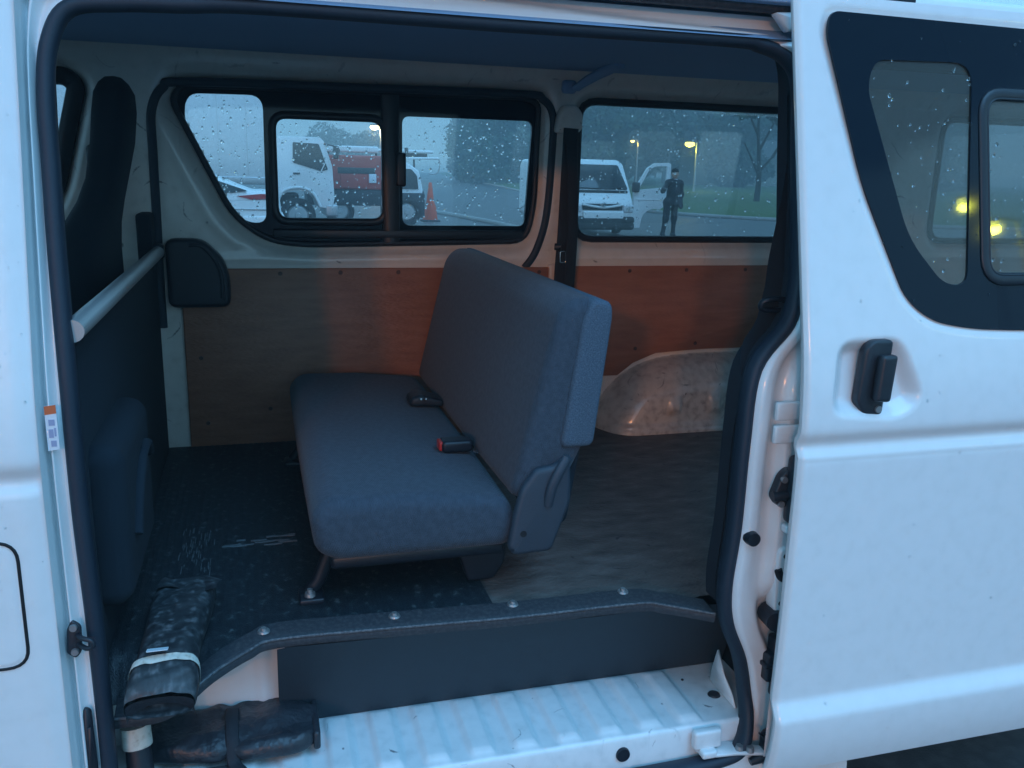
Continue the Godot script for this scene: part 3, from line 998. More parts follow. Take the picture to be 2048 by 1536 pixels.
func van_door(van: Node3D):
	var win := rp([Vector2(1.050, 1.925), Vector2(1.040, 1.885), Vector2(1.112, 1.609), Vector2(1.205, 1.395), Vector2(1.265, 1.352), Vector2(1.36, 1.335), Vector2(1.489, 1.329), Vector2(2.22, 1.329), Vector2(2.26, 1.40), Vector2(2.26, 1.917), Vector2(1.6, 1.921)], 0.05, 5)
	var rec := rp([Vector2(1.040, 1.180), Vector2(1.052, 1.318), Vector2(1.195, 1.322), Vector2(1.250, 1.20), Vector2(1.195, 1.166)], 0.035, 4)
	var off := 0.13
	var xs := func(u: float): return 0.982 + 0.40 * u / 0.55 if u < 0.55 else 1.382 + 0.97 * (u - 0.55) / 0.45
	var skin := sheet(190, 300, func(u: float, v: float):
		var x: float = xs.call(u)
		var y := lerpf(0.40, 1.955, v)
		var z := off + body_profile(y)
		# edges roll in
		z -= 0.010 * pow(maxf(0.0, 1.0 - (x - 0.982) / 0.012), 2.0)
		if y > 1.1 and y < 1.4:
			var d := sd(rec, x, y)
			z -= 0.026 * smoothstep(0.006, -0.030, d)
		if y > 1.3:
			z -= 0.004 * smoothstep(0.016, 0.0, sd(win, x, y))
		return Vector3(x, y, z), func(p: Vector3): return p.y < 1.3 or sd(win, p.x, p.y) > -0.014)
	var door := part("sliding_door", skin, M.white, van, "white sliding side door, slid back, with a black framed window")
	# return flange of the leading edge
	part("door_edge", sheet(6, 120, func(u: float, v: float):
		var y := lerpf(0.40, 1.955, v)
		return Vector3(0.982 + 0.006 * u * u, y, off + body_profile(y) - 0.010 - 0.018 * u)), M.white, door)
	part("door_inner", sheet(8, 60, func(u: float, v: float):
		var y := lerpf(0.42, 1.30, v)
		return Vector3(lerpf(0.99, 2.3, u), y, off + lean(y) - 0.032)), M.white, door)
	# glass with black border, following the lean of the side
	var shear := Transform3D(Basis(Vector3(1, 0, 0), Vector3(0, 1, -0.218), Vector3(0, 0, 1)), Vector3(0, 0, off - 0.0251 + 0.218 * 1.33 - 0.006))
	var p1 := rp([Vector2(1.126, 1.79), Vector2(1.145, 1.842), Vector2(1.372, 1.848), Vector2(1.352, 1.420), Vector2(1.295, 1.423), Vector2(1.215, 1.510)], 0.045, 5)
	var p2 := rp(rect(1.409, 1.444, 1.86, 1.779), 0.03, 5)
	var p3 := rp(rect(1.93, 1.42, 2.2, 1.84), 0.03, 5)
	part("window_border", moved(plate(win, [p1, p2, p3], -0.003, 0.003), shear), M.frit, door)
	for p in [p1, p2, p3]:
		part("window_pane", moved(ext(inset(p, -0.003), -0.0035, -0.0005), shear), M.glass_door, door)
	part("slider_rim", moved(sweep(loop3(inset(p2, -0.013), 0.004), circle(0.012, 0.004, 8, 0.8), true), shear), M.black, door)
	part("slider_rim", moved(sweep(loop3(inset(p2, -0.004), 0.005), circle(0.003, 0.003, 6), true), shear), M.black, door)
	# handle
	var hz := off - 0.022
	var hd := part("door_handle", ext(rp([Vector2(1.098, 1.20), Vector2(1.104, 1.306), Vector2(1.122, 1.322), Vector2(1.166, 1.322), Vector2(1.160, 1.178), Vector2(1.152, 1.168), Vector2(1.118, 1.171)], 0.010, 3), hz - 0.012, hz + 0.012, 0.006, 2), M.black_trim, door)
	part("grip", ext(rp([Vector2(1.124, 1.205), Vector2(1.128, 1.296), Vector2(1.164, 1.296), Vector2(1.159, 1.203)], 0.008, 3), hz + 0.012, hz + 0.034, 0.008, 3), M.black_trim, hd)
	part("lock", tube(Vector3(1.147, 1.186, hz + 0.010), Vector3(1.147, 1.186, hz + 0.016), 0.0075, 0.007, 14), M.bolt, hd)
	# rain on the paint and the glass
	var list := []
	for i in 620:
		var x := rng.randf_range(1.0, 1.6)
		var y := rng.randf_range(0.45, 1.93)
		var inwin := sd(win, x, y) < 0
		if not inwin and rng.randf() < 0.75:
			continue
		if inwin and sd(p1, x, y) > 0 and sd(p2, x, y) > 0 and rng.randf() < 0.7:
			continue
		if sd(rec, x, y) < 0.01:
			continue
		var r := (0.0013 if inwin else 0.0009) + 0.0022 * pow(rng.randf(), 2.0)
		list.append(Transform3D(Basis().scaled(Vector3(r, r * 1.3, r * 0.8)), Vector3(x, y, (off + lean(y) - 0.0025) if inwin else (off + body_profile(y)))))
	for i in 60:
		var y := rng.randf_range(0.45, 1.85)
		var r := rng.randf_range(0.0009, 0.002)
		list.append(Transform3D(Basis().scaled(Vector3(r, r * 1.3, r * 0.8)), Vector3(rng.randf_range(-0.44, -0.35), y, 0.04 + body_profile(y))))
	raindrops(van, list)
	# lower roller arm
	var arm := part("roller_arm", ext(rp([Vector2(0.868, 0.02), Vector2(0.90, 0.05), Vector2(0.955, 0.055), Vector2(1.07, 0.085), Vector2(1.24, 0.12), Vector2(1.24, 0.10), Vector2(1.02, 0.045), Vector2(0.955, 0.012), Vector2(0.90, 0.0)], 0.008, 2), 0.0, 0.008, 0.002, 1, Transform3D(Basis(Vector3(1, 0, 0), Vector3(0, 0, 1), Vector3(0, -1, 0)), Vector3(0, 0.405, 0))), M.step, door)
	part("roller_bracket", join([rbox(Vector3(0.862, 0.408, 0.012), Vector3(0.928, 0.452, 0.034), 0.007, 2), rbox(Vector3(0.875, 0.395, 0.018), Vector3(0.912, 0.413, 0.05), 0.006, 2)]), M.step, arm)
	for c in [[0.965, 0.045], [0.985, 0.055]]:
		part("bolt", tube(Vector3(c[0], 0.404, c[1]), Vector3(c[0], 0.415, c[1]), 0.010, 0.008, 8), M.bolt, arm)
	part("roller_boot", join([rbox(Vector3(1.015, 0.36, 0.03), Vector3(1.09, 0.445, 0.10), 0.018, 2), tube(Vector3(1.03, 0.44, 0.06), Vector3(1.026, 0.475, 0.06), 0.005, 0.002, 6), tube(Vector3(1.045, 0.44, 0.06), Vector3(1.05, 0.47, 0.06), 0.005, 0.002, 6), tube(Vector3(1.02, 0.43, 0.06), Vector3(1.0, 0.45, 0.06), 0.005, 0.002, 6), tube(Vector3(1.02, 0.39, 0.06), Vector3(0.985, 0.38, 0.06), 0.014, 0.008, 8)]), M.black, door)

func van_front_panel(van: Node3D):
	part("front_side", sheet(60, 220, func(u: float, v: float):
		var x := lerpf(-1.38, -0.345, u)
		var y := lerpf(0.22, 1.94, v)
		var z := 0.04 + body_profile(y)
		z -= 0.008 * pow(maxf(0.0, 1.0 - (-0.345 - x) / 0.012), 2.0)
		return Vector3(x, y, z), func(p: Vector3): return p.x > -0.8 or p.y < 1.36 or p.y > 1.86), M.white, van, "white body side in front of the door opening")
	part("window_pane", ext(rp(rect(-1.4, 1.34, -0.78, 1.88), 0.02), -0.003, 0.003, 0, 1, Transform3D(Basis(Vector3(1, 0, 0), Vector3(0, 1, -0.218), Vector3(0, 0, 1)), Vector3(0, 0, 0.03 - 0.0251 + 0.218 * 1.33))), M.glass_dark, van)
	var fl := rp(rect(-0.62, 0.800, -0.3905, 1.022), 0.035, 6)
	var cut := PackedVector3Array()
	for p in fl:
		cut.append(Vector3(p.x, p.y, 0.0405 + body_profile(p.y)))
	var flap := sheet(30, 40, func(u: float, v: float):
		var q := Vector2(lerpf(-0.62, -0.3905, u), lerpf(0.800, 1.022, v))
		var d := sd(fl, q.x, q.y)
		return Vector3(q.x, q.y, 0.0408 + body_profile(q.y) - 0.003 * smoothstep(-0.006, 0.0, d)), func(p: Vector3): return sd(fl, p.x, p.y) < 0.0)
	var fp := part("fuel_flap", flap, M.white, van, "white fuel flap with rounded corners")
	part("flap_gap", sweep(cut, circle(0.0028, 0.0022, 6), true), M.deep, fp)
	# striker, latch slot, warning sticker on the front jamb
	var z := 0.006
	var sk := part("striker", ext(rp([Vector2(-0.341, 0.800), Vector2(-0.337, 0.845), Vector2(-0.328, 0.862), Vector2(-0.314, 0.850), Vector2(-0.316, 0.803), Vector2(-0.326, 0.789)], 0.006, 3), z, z + 0.008, 0.003, 2), M.black_trim, van)
	for c in [[-0.326, 0.848], [-0.327, 0.803]]:
		part("bolt", tube(Vector3(c[0], c[1], z + 0.006), Vector3(c[0], c[1], z + 0.012), 0.007, 0.006, 12), M.bolt, sk)
	part("striker_loop", sweep(catmull([Vector3(-0.325, 0.832, z), Vector3(-0.310, 0.836, z + 0.026), Vector3(-0.296, 0.833, z + 0.032), Vector3(-0.294, 0.822, z + 0.032), Vector3(-0.306, 0.817, z + 0.026), Vector3(-0.325, 0.816, z)], false, 4), circle(0.0042, 0.0042, 8)), M.black_trim, sk)
	part("latch_slot", join([ext(rp([Vector2(-0.330, 0.56), Vector2(-0.331, 0.665), Vector2(-0.324, 0.690), Vector2(-0.313, 0.684), Vector2(-0.311, 0.56)], 0.008, 3), 0.000, 0.0085, 0.002, 1), ext(rp([Vector2(-0.324, 0.56), Vector2(-0.322, 0.65), Vector2(-0.314, 0.653), Vector2(-0.309, 0.56)], 0.005, 3), 0.0085, 0.012, 0.001, 1)]), M.black, van)
	var tilt := Transform3D(Basis(), Vector3(-0.3275, 1.20, 0.0125))
	var lab := part("warning_sticker", ext(PackedVector2Array([Vector2(-0.0085, -0.038), Vector2(-0.0085, 0.036), Vector2(0.0085, 0.038), Vector2(0.0085, -0.036)]), 0.0, 0.0006, 0, 1, tilt), M.paper, van)
	part("print", ext(PackedVector2Array([Vector2(-0.0085, 0.022), Vector2(-0.0085, 0.036), Vector2(0.0085, 0.038), Vector2(0.0085, 0.024)]), 0.0006, 0.001, 0, 1, tilt), M.orange_print, lab)
	for k in [[-0.004, 0.004, 0.005, 0.014], [-0.005, -0.016, 0.002, -0.002], [0.003, -0.014, 0.006, 0.0], [-0.003, -0.031, 0.005, -0.021]]:
		part("print", ext(PackedVector2Array(rect(k[0], k[1], k[2], k[3])), 0.0006, 0.001, 0, 1, tilt), M.blue_print, lab)

func van_fittings(van: Node3D):
	# black cover on the far wall
	var cov := part("corner_cover", ext(rp([Vector2(-0.275, 1.170), Vector2(-0.275, 1.385), Vector2(-0.165, 1.385), Vector2(-0.105, 1.325), Vector2(-0.088, 1.262), Vector2(-0.088, 1.170)], 0.03, 4), -1.46, -1.395, 0.014, 3), M.black_trim, van, "glossy black plastic cover beside the plywood")
	part("recess_rim", sweep(catmull([Vector3(-0.205, 1.366, -1.394), Vector3(-0.165, 1.362, -1.394), Vector3(-0.125, 1.312, -1.394), Vector3(-0.112, 1.262, -1.394), Vector3(-0.112, 1.20, -1.394)], false, 5), circle(0.006, 0.004, 8)), M.black_trim, cov)
	# seat belt on the far pillar
	part("belt_anchor_cover", ext(rp([Vector2(0.985, 1.745), Vector2(0.992, 1.80), Vector2(1.01, 1.835), Vector2(1.055, 1.838), Vector2(1.078, 1.81), Vector2(1.080, 1.76), Vector2(1.06, 1.742)], 0.012, 3), -1.46, -1.405, 0.012, 2), M.cream, van)
	var strap := PackedVector3Array([Vector3(1.034, 1.76, -1.402), Vector3(1.026, 1.58, -1.39), Vector3(1.020, 1.40, -1.385), Vector3(1.012, 1.26, -1.38), Vector3(1.01, 1.0, -1.38)])
	var belt := part("seat_belt", sweep(catmull([strap[0], strap[1], strap[2], strap[3], strap[4]], false, 5), circle(0.027, 0.0022, 8, 0.5), false), M.belt, van, "black seat belt hanging on the far pillar")
	part("belt_fold", sweep(catmull([Vector3(1.035, 1.72, -1.395), Vector3(1.040, 1.55, -1.377), Vector3(1.043, 1.40, -1.372), Vector3(1.037, 1.2, -1.37)], false, 5), circle(0.022, 0.002, 8, 0.5), false, Vector3(0.25, 0, 1)), M.belt, belt)
	part("belt_tongue", sweep(loop3(rp(rect(1.002, 1.312, 1.022, 1.350), 0.005, 3), -1.373), circle(0.0028, 0.003, 6), true), M.chrome, belt)
	part("belt_stop", tube(Vector3(0.985, 1.365, -1.385), Vector3(1.005, 1.365, -1.376), 0.012, 0.012, 10), M.black, belt)
	part("belt_pillar", rbox(Vector3(0.985, 1.02, -1.458), Vector3(1.075, 1.30, -1.432), 0.008, 2), M.cream, van)
	# assist strap under the roof
	var grip := catmull([Vector3(1.045, 1.888, -1.405), Vector3(1.075, 1.915, -1.36), Vector3(1.10, 1.936, -1.28), Vector3(1.09, 1.943, -1.15)], false, 6)
	var gp := part("assist_strap", sweep(grip, circle(0.022, 0.009, 8, 0.6), false, Vector3(0.3, 1, 0.4)), M.headliner, van)
	part("mount", rbox(Vector3(1.0, 1.872, -1.43), Vector3(1.05, 1.915, -1.40), 0.012, 2), M.headliner, gp)
	# cab partition behind the front seats with its rail
	part("cab_partition", rbox(Vector3(-0.335, 0.66, -1.435), Vector3(-0.305, 1.315, -0.10), 0.01), M.dark_cloth, van, "black partition behind the front seats")
	part("partition_post", rbox(Vector3(-0.345, 1.28, -1.44), Vector3(-0.303, 1.465, -1.33), 0.012, 2), M.dark_cloth, van)
	part("partition_rail", tube(Vector3(-0.294, 1.347, -0.035), Vector3(-0.292, 1.347, -1.37), 0.0185, 0.0185, 16), M.grey_metal, van, "pale metal rail across the back of the front seats")
	part("rail_end", rbox(Vector3(-0.33, 1.325, -1.40), Vector3(-0.275, 1.372, -1.365), 0.01, 2), M.black, van)
	var boxy := part("tool_cover", rbox(Vector3(-0.33, 0.80, -0.52), Vector3(-0.248, 1.12, -0.12), 0.04, 4), M.dark_cloth, van, "black cloth covered box on the partition")
	part("cover_edge", sweep(catmull([Vector3(-0.247, 1.00, -0.47), Vector3(-0.243, 1.04, -0.40), Vector3(-0.244, 1.01, -0.28), Vector3(-0.246, 0.92, -0.2)], false, 5), circle(0.012, 0.010, 8)), M.dark_cloth, boxy)
	# rear jamb fittings
	var jz := 0.032
	for y in [1.168, 1.120]:
		part("jamb_tab", rbox(Vector3(0.975, y - 0.020, jz), Vector3(1.08, y + 0.018, jz + 0.012), 0.004, 1), M.white, van)
	part("jamb_plug", tube(Vector3(0.961, 0.890, 0.012), Vector3(0.961, 0.890, 0.030), 0.0165, 0.0145, 20), M.black, van)
	var lt := part("door_catch", join([ext(rp([Vector2(0.985, 0.985), Vector2(1.0, 1.03), Vector2(1.015, 1.045), Vector2(1.06, 1.04), Vector2(1.06, 0.965), Vector2(1.0, 0.965)], 0.008, 3), jz - 0.01, jz + 0.014, 0.004, 2), rbox(Vector3(1.015, 0.93, jz), Vector3(1.10, 1.075, jz + 0.03), 0.012, 2), tube(Vector3(0.985, 0.988, jz + 0.01), Vector3(1.03, 0.992, jz + 0.016), 0.011, 0.010, 10)]), M.black_trim, van, "black door catch on the rear jamb")
	for c in [[1.006, 1.024], [1.004, 0.972]]:
		part("bolt", tube(Vector3(c[0], c[1], jz + 0.010), Vector3(c[0], c[1], jz + 0.018), 0.0075, 0.0065, 12), M.bolt, lt)
	part("label_plate", rbox(Vector3(1.012, 0.912, jz + 0.01), Vector3(1.09, 0.928, jz + 0.03), 0.003, 1), M.white, van)
	var pl := part("hinge_plate", ext(rp([Vector2(1.02, 0.72), Vector2(1.015, 0.80), Vector2(1.02, 0.868), Vector2(1.09, 0.868), Vector2(1.09, 0.72)], 0.015, 3), jz - 0.03, jz + 0.006, 0.004, 2), M.white, van)
	part("slot", sweep(catmull([Vector3(1.018, 0.822, jz + 0.008), Vector3(1.026, 0.806, jz + 0.008), Vector3(1.045, 0.797, jz + 0.008), Vector3(1.08, 0.795, jz + 0.008)], false, 5), circle(0.009, 0.006, 8)), M.deep, pl)
	for c in [[1.034, 0.85], [1.056, 0.852], [1.034, 0.742]]:
		part("hole", tube(Vector3(c[0], c[1], jz + 0.004), Vector3(c[0], c[1], jz + 0.008), 0.006, 0.005, 10), M.chassis, pl)
	part("rubber_stop", join([tube(Vector3(1.035, 0.703, 0.0), Vector3(1.022, 0.705, 0.05), 0.027, 0.022, 14), rbox(Vector3(1.02, 0.682, 0.01), Vector3(1.08, 0.726, 0.05), 0.012, 2)]), M.black, van)
	part("lock_mechanism", join([rbox(Vector3(1.035, 0.56, 0.0), Vector3(1.09, 0.655, 0.045), 0.008, 2), rbox(Vector3(1.018, 0.555, 0.0), Vector3(1.06, 0.62, 0.04), 0.006, 2), rbox(Vector3(1.04, 0.51, 0.0), Vector3(1.09, 0.57, 0.04), 0.010, 2), rbox(Vector3(1.05, 0.64, 0.0), Vector3(1.075, 0.675, 0.045), 0.008, 2), rbox(Vector3(1.012, 0.59, 0.0), Vector3(1.03, 0.60, 0.042), 0.002)]), M.black, van)
	part("upper_roller", join([rbox(Vector3(1.06, 1.845, -0.14), Vector3(1.10, 1.93, -0.09), 0.012, 2), rbox(Vector3(1.068, 1.80, -0.12), Vector3(1.10, 1.85, -0.085), 0.01, 2)]), M.black, van)
	part("upper_bracket", ext(rp([Vector2(0.985, 1.93), Vector2(1.02, 1.895), Vector2(1.06, 1.918), Vector2(1.06, 1.935)], 0.006, 2), -0.135, -0.112, 0.003, 1), M.white, van)

# ------------------------------------------------------------------ bench seat
func build_bench():
	var b := thing("bench_seat", "blue grey cloth bench seat standing on the floor inside the van", "bench seat", Vector3(0.35, 0.7, -0.78))
	var near := -0.185
	var far := -1.36
	var seat := rp([Vector2(0.088, 0.845), Vector2(0.078, 0.925), Vector2(0.115, 0.962), Vector2(0.30, 0.958), Vector2(0.50, 0.936), Vector2(0.525, 0.85), Vector2(0.50, 0.822), Vector2(0.13, 0.822)], 0.035, 4)
	part("seat_cushion", cushion(seat, near, far, 0.035, 0.004), M.cloth, b)
	var back := rp([Vector2(0.498, 0.930), Vector2(0.592, 1.33), Vector2(0.625, 1.365), Vector2(0.690, 1.362), Vector2(0.697, 1.32), Vector2(0.668, 1.05), Vector2(0.61, 0.935)], 0.03, 4)
	part("backrest", cushion(back, near, far, 0.03, 0.003, 1.33), M.cloth, b)
	var shell := rp([Vector2(0.603, 1.045), Vector2(0.642, 1.32), Vector2(0.662, 1.367), Vector2(0.704, 1.358), Vector2(0.708, 1.33), Vector2(0.678, 1.045)], 0.016, 3)
	part("backrest_cover", cushion(shell, near + 0.012, far, 0.014, 0.0, 1.43), M.carpet, b, "lighter blue napped cover on the end and rear of the backrest")
	var low := rp([Vector2(0.585, 0.83), Vector2(0.60, 1.05), Vector2(0.668, 1.05), Vector2(0.640, 0.86)], 0.012, 3)
	part("rear_panel", cushion(low, near - 0.03, far, 0.012, 0.0, 1.4), M.dark_cloth, b)
	# hinge cover on the near end
	var hp := rp([Vector2(0.487, 0.835), Vector2(0.500, 0.91), Vector2(0.513, 0.965), Vector2(0.545, 1.008), Vector2(0.585, 1.012), Vector2(0.605, 1.028), Vector2(0.622, 1.02), Vector2(0.626, 0.93), Vector2(0.586, 0.818), Vector2(0.50, 0.815)], 0.012, 3)
	var hinge := part("hinge_cover", ext(hp, near + 0.002, near + 0.028, 0.012, 4), M.hinge, b, "moulded plastic hinge cover on the near end of the seat")
	part("ridge", sweep(catmull([Vector3(0.574, 0.925, near + 0.024), Vector3(0.578, 0.965, near + 0.031), Vector3(0.592, 1.00, near + 0.033), Vector3(0.612, 1.03, near + 0.026)], false, 6), circle(0.012, 0.009, 8)), M.hinge, hinge)
	part("bolt_hole", tube(Vector3(0.520, 0.866, near + 0.026), Vector3(0.520, 0.866, near + 0.0295), 0.0075, 0.007, 14), M.deep, hinge)
	# buckles
	var pocket := part("belt_pocket", cushion(rp([Vector2(0.40, 0.952), Vector2(0.405, 0.976), Vector2(0.43, 0.985), Vector2(0.50, 0.966), Vector2(0.50, 0.945)], 0.01, 3), -0.90, -0.985, 0.012, 0.0), M.black_trim, b)
	for x in [0.432, 0.446]:
		part("stud", tube(Vector3(x, 0.974, -0.898), Vector3(x, 0.975, -0.894), 0.004, 0.003, 8), M.chrome, pocket)
	var bk := part("belt_buckle", rbox(Vector3(0.408, 0.948, -0.525), Vector3(0.485, 0.978, -0.475), 0.010, 3), M.black, b)
	part("release_button", rbox(Vector3(0.402, 0.953, -0.518), Vector3(0.412, 0.976, -0.482), 0.004, 2), M.red, bk)
	part("buckle_clip", tube(Vector3(0.482, 0.955, -0.47), Vector3(0.494, 0.948, -0.468), 0.005, 0.004, 8), M.chrome, bk)
	# steel base
	for z in [-0.30, -1.22]:
		part("leg", join([sweep(PackedVector3Array([Vector3(0.135, 0.83, z), Vector3(0.10, 0.74, z), Vector3(0.078, 0.712, z)]), circle(0.016, 0.014, 8), false), rbox(Vector3(0.055, 0.700, z - 0.02), Vector3(0.108, 0.714, z + 0.045), 0.004)]), M.black, b)
		part("leg", ext(rp([Vector2(0.40, 0.84), Vector2(0.52, 0.84), Vector2(0.515, 0.745), Vector2(0.49, 0.705), Vector2(0.43, 0.705), Vector2(0.41, 0.77)], 0.012, 3), z - 0.02, z + 0.02, 0.005, 2), M.black, b)
	part("base_frame", rbox(Vector3(0.12, 0.79, far + 0.06), Vector3(0.50, 0.823, near - 0.04), 0.01), M.black, b)
	part("foot_bolt", join([tube(Vector3(0.078, 0.712, -0.275), Vector3(0.078, 0.722, -0.275), 0.013, 0.011, 8), tube(Vector3(0.078, 0.72, -0.275), Vector3(0.078, 0.73, -0.275), 0.007, 0.006, 8)]), M.bolt, b)

# soft prism: profile in x-y, run along z, ends and faces slightly crowned
# pulls a profile in by d without folding its corners
func pull(poly: PackedVector2Array, d: float, ang: float) -> PackedVector2Array:
	var lo := Vector2(1e9, 1e9)
	var hi := -lo
	for p in poly:
		lo = lo.min(p.rotated(-ang))
		hi = hi.max(p.rotated(-ang))
	var c := (lo + hi) * 0.5
	var h := (hi - lo) * 0.5
	var k := Vector2((h.x - d) / h.x, (h.y - d) / h.y)
	var out := PackedVector2Array()
	for p in poly:
		out.append((c + (p.rotated(-ang) - c) * k).rotated(ang))
	return out

func cushion(prof: PackedVector2Array, z0: float, z1: float, r: float, crown: float, ang := 0.0) -> ArrayMesh:
	prof = ccw(prof)
	var rings := []
	var seg := 5
	var dir := signf(z1 - z0)
	for i in seg + 1:
		var a := PI / 2 * i / seg
		rings.append([r * (1 - sin(a)), z0 + dir * r * (1 - cos(a))])
	var body := 10
	for i in range(1, body):
		var t := float(i) / body
		rings.append([-crown * sin(t * PI), lerpf(z0 + dir * r, z1 - dir * r, t)])
	for i in seg + 1:
		var a := PI / 2 * i / seg
		rings.append([r * (1 - cos(a)), z1 - dir * r * (1 - sin(a))])
	var st := begin()
	var n := prof.size()
	for k in rings.size() - 1:
		var a := pull(prof, rings[k][0], ang)
		var b := pull(prof, rings[k + 1][0], ang)
		var za: float = rings[k][1]
		var zb: float = rings[k + 1][1]
		for i in n:
			var j := (i + 1) % n
			quad(st, Vector3(a[i].x, a[i].y, za), Vector3(a[j].x, a[j].y, za), Vector3(b[j].x, b[j].y, zb), Vector3(b[i].x, b[i].y, zb))
	for e in [0, rings.size() - 1]:
		var q := pull(prof, rings[e][0], ang)
		var z: float = rings[e][1]
		q = fan_points(q)
		var idx := fan_index(q.size() - 1)
		for i in range(0, idx.size(), 3):
			var a := Vector3(q[idx[i]].x, q[idx[i]].y, z)
			var b := Vector3(q[idx[i + 1]].x, q[idx[i + 1]].y, z)
			var c := Vector3(q[idx[i + 2]].x, q[idx[i + 2]].y, z)
			if ((b - a).cross(c - a).z > 0) == (e == 0):
				tri(st, a, c, b)
			else:
				tri(st, a, b, c)
	return done(st)

func build_driver_seat():
	var s := thing("front_seat", "dark high-backed front seat at the left, ahead of the partition", "car seat", Vector3(-0.6, 0.66, -1.05))
	# backrest seen from behind, narrowing into the head restraint
	var spec := [[0.95, 0.25, -0.46, 0.075], [1.10, 0.26, -0.455, 0.08], [1.28, 0.255, -0.445, 0.078], [1.38, 0.23, -0.438, 0.072], [1.45, 0.18, -0.42, 0.062], [1.51, 0.125, -0.395, 0.052], [1.57, 0.108, -0.375, 0.048], [1.66, 0.115, -0.355, 0.050], [1.74, 0.115, -0.345, 0.050], [1.785, 0.102, -0.342, 0.046], [1.81, 0.075, -0.342, 0.034], [1.824, 0.04, -0.342, 0.02], [1.828, 0.004, -0.342, 0.004]]
	var mesh := sheet(28, 44, func(u: float, v: float):
		var f := v * (spec.size() - 1)
		var i := mini(int(f), spec.size() - 2)
		var t := smoothstep(0.0, 1.0, f - i)
		var hw := lerpf(spec[i][1], spec[i + 1][1], t)
		var cx := lerpf(spec[i][2], spec[i + 1][2], t)
		var hd := lerpf(spec[i][3], spec[i + 1][3], t)
		var y := lerpf(spec[i][0], spec[i + 1][0], t)
		var a := TAU * u
		var c := cos(a)
		var q := sin(a)
		return Vector3(cx + hd * signf(c) * pow(absf(c), 0.7), y, -1.09 + hw * signf(q) * pow(absf(q), 0.7)))
	part("backrest", mesh, M.dark_cloth, s)
	part("seat_cushion", rbox(Vector3(-1.0, 0.78, -1.34), Vector3(-0.50, 0.98, -0.84), 0.06, 3), M.dark_cloth, s)
	part("seat_base", rbox(Vector3(-0.95, 0.66, -1.3), Vector3(-0.52, 0.79, -0.88), 0.02), M.black, s)
	part("belt_reel", rbox(Vector3(-0.475, 1.47, -1.44), Vector3(-0.425, 1.66, -1.40), 0.015, 2), M.black, s)

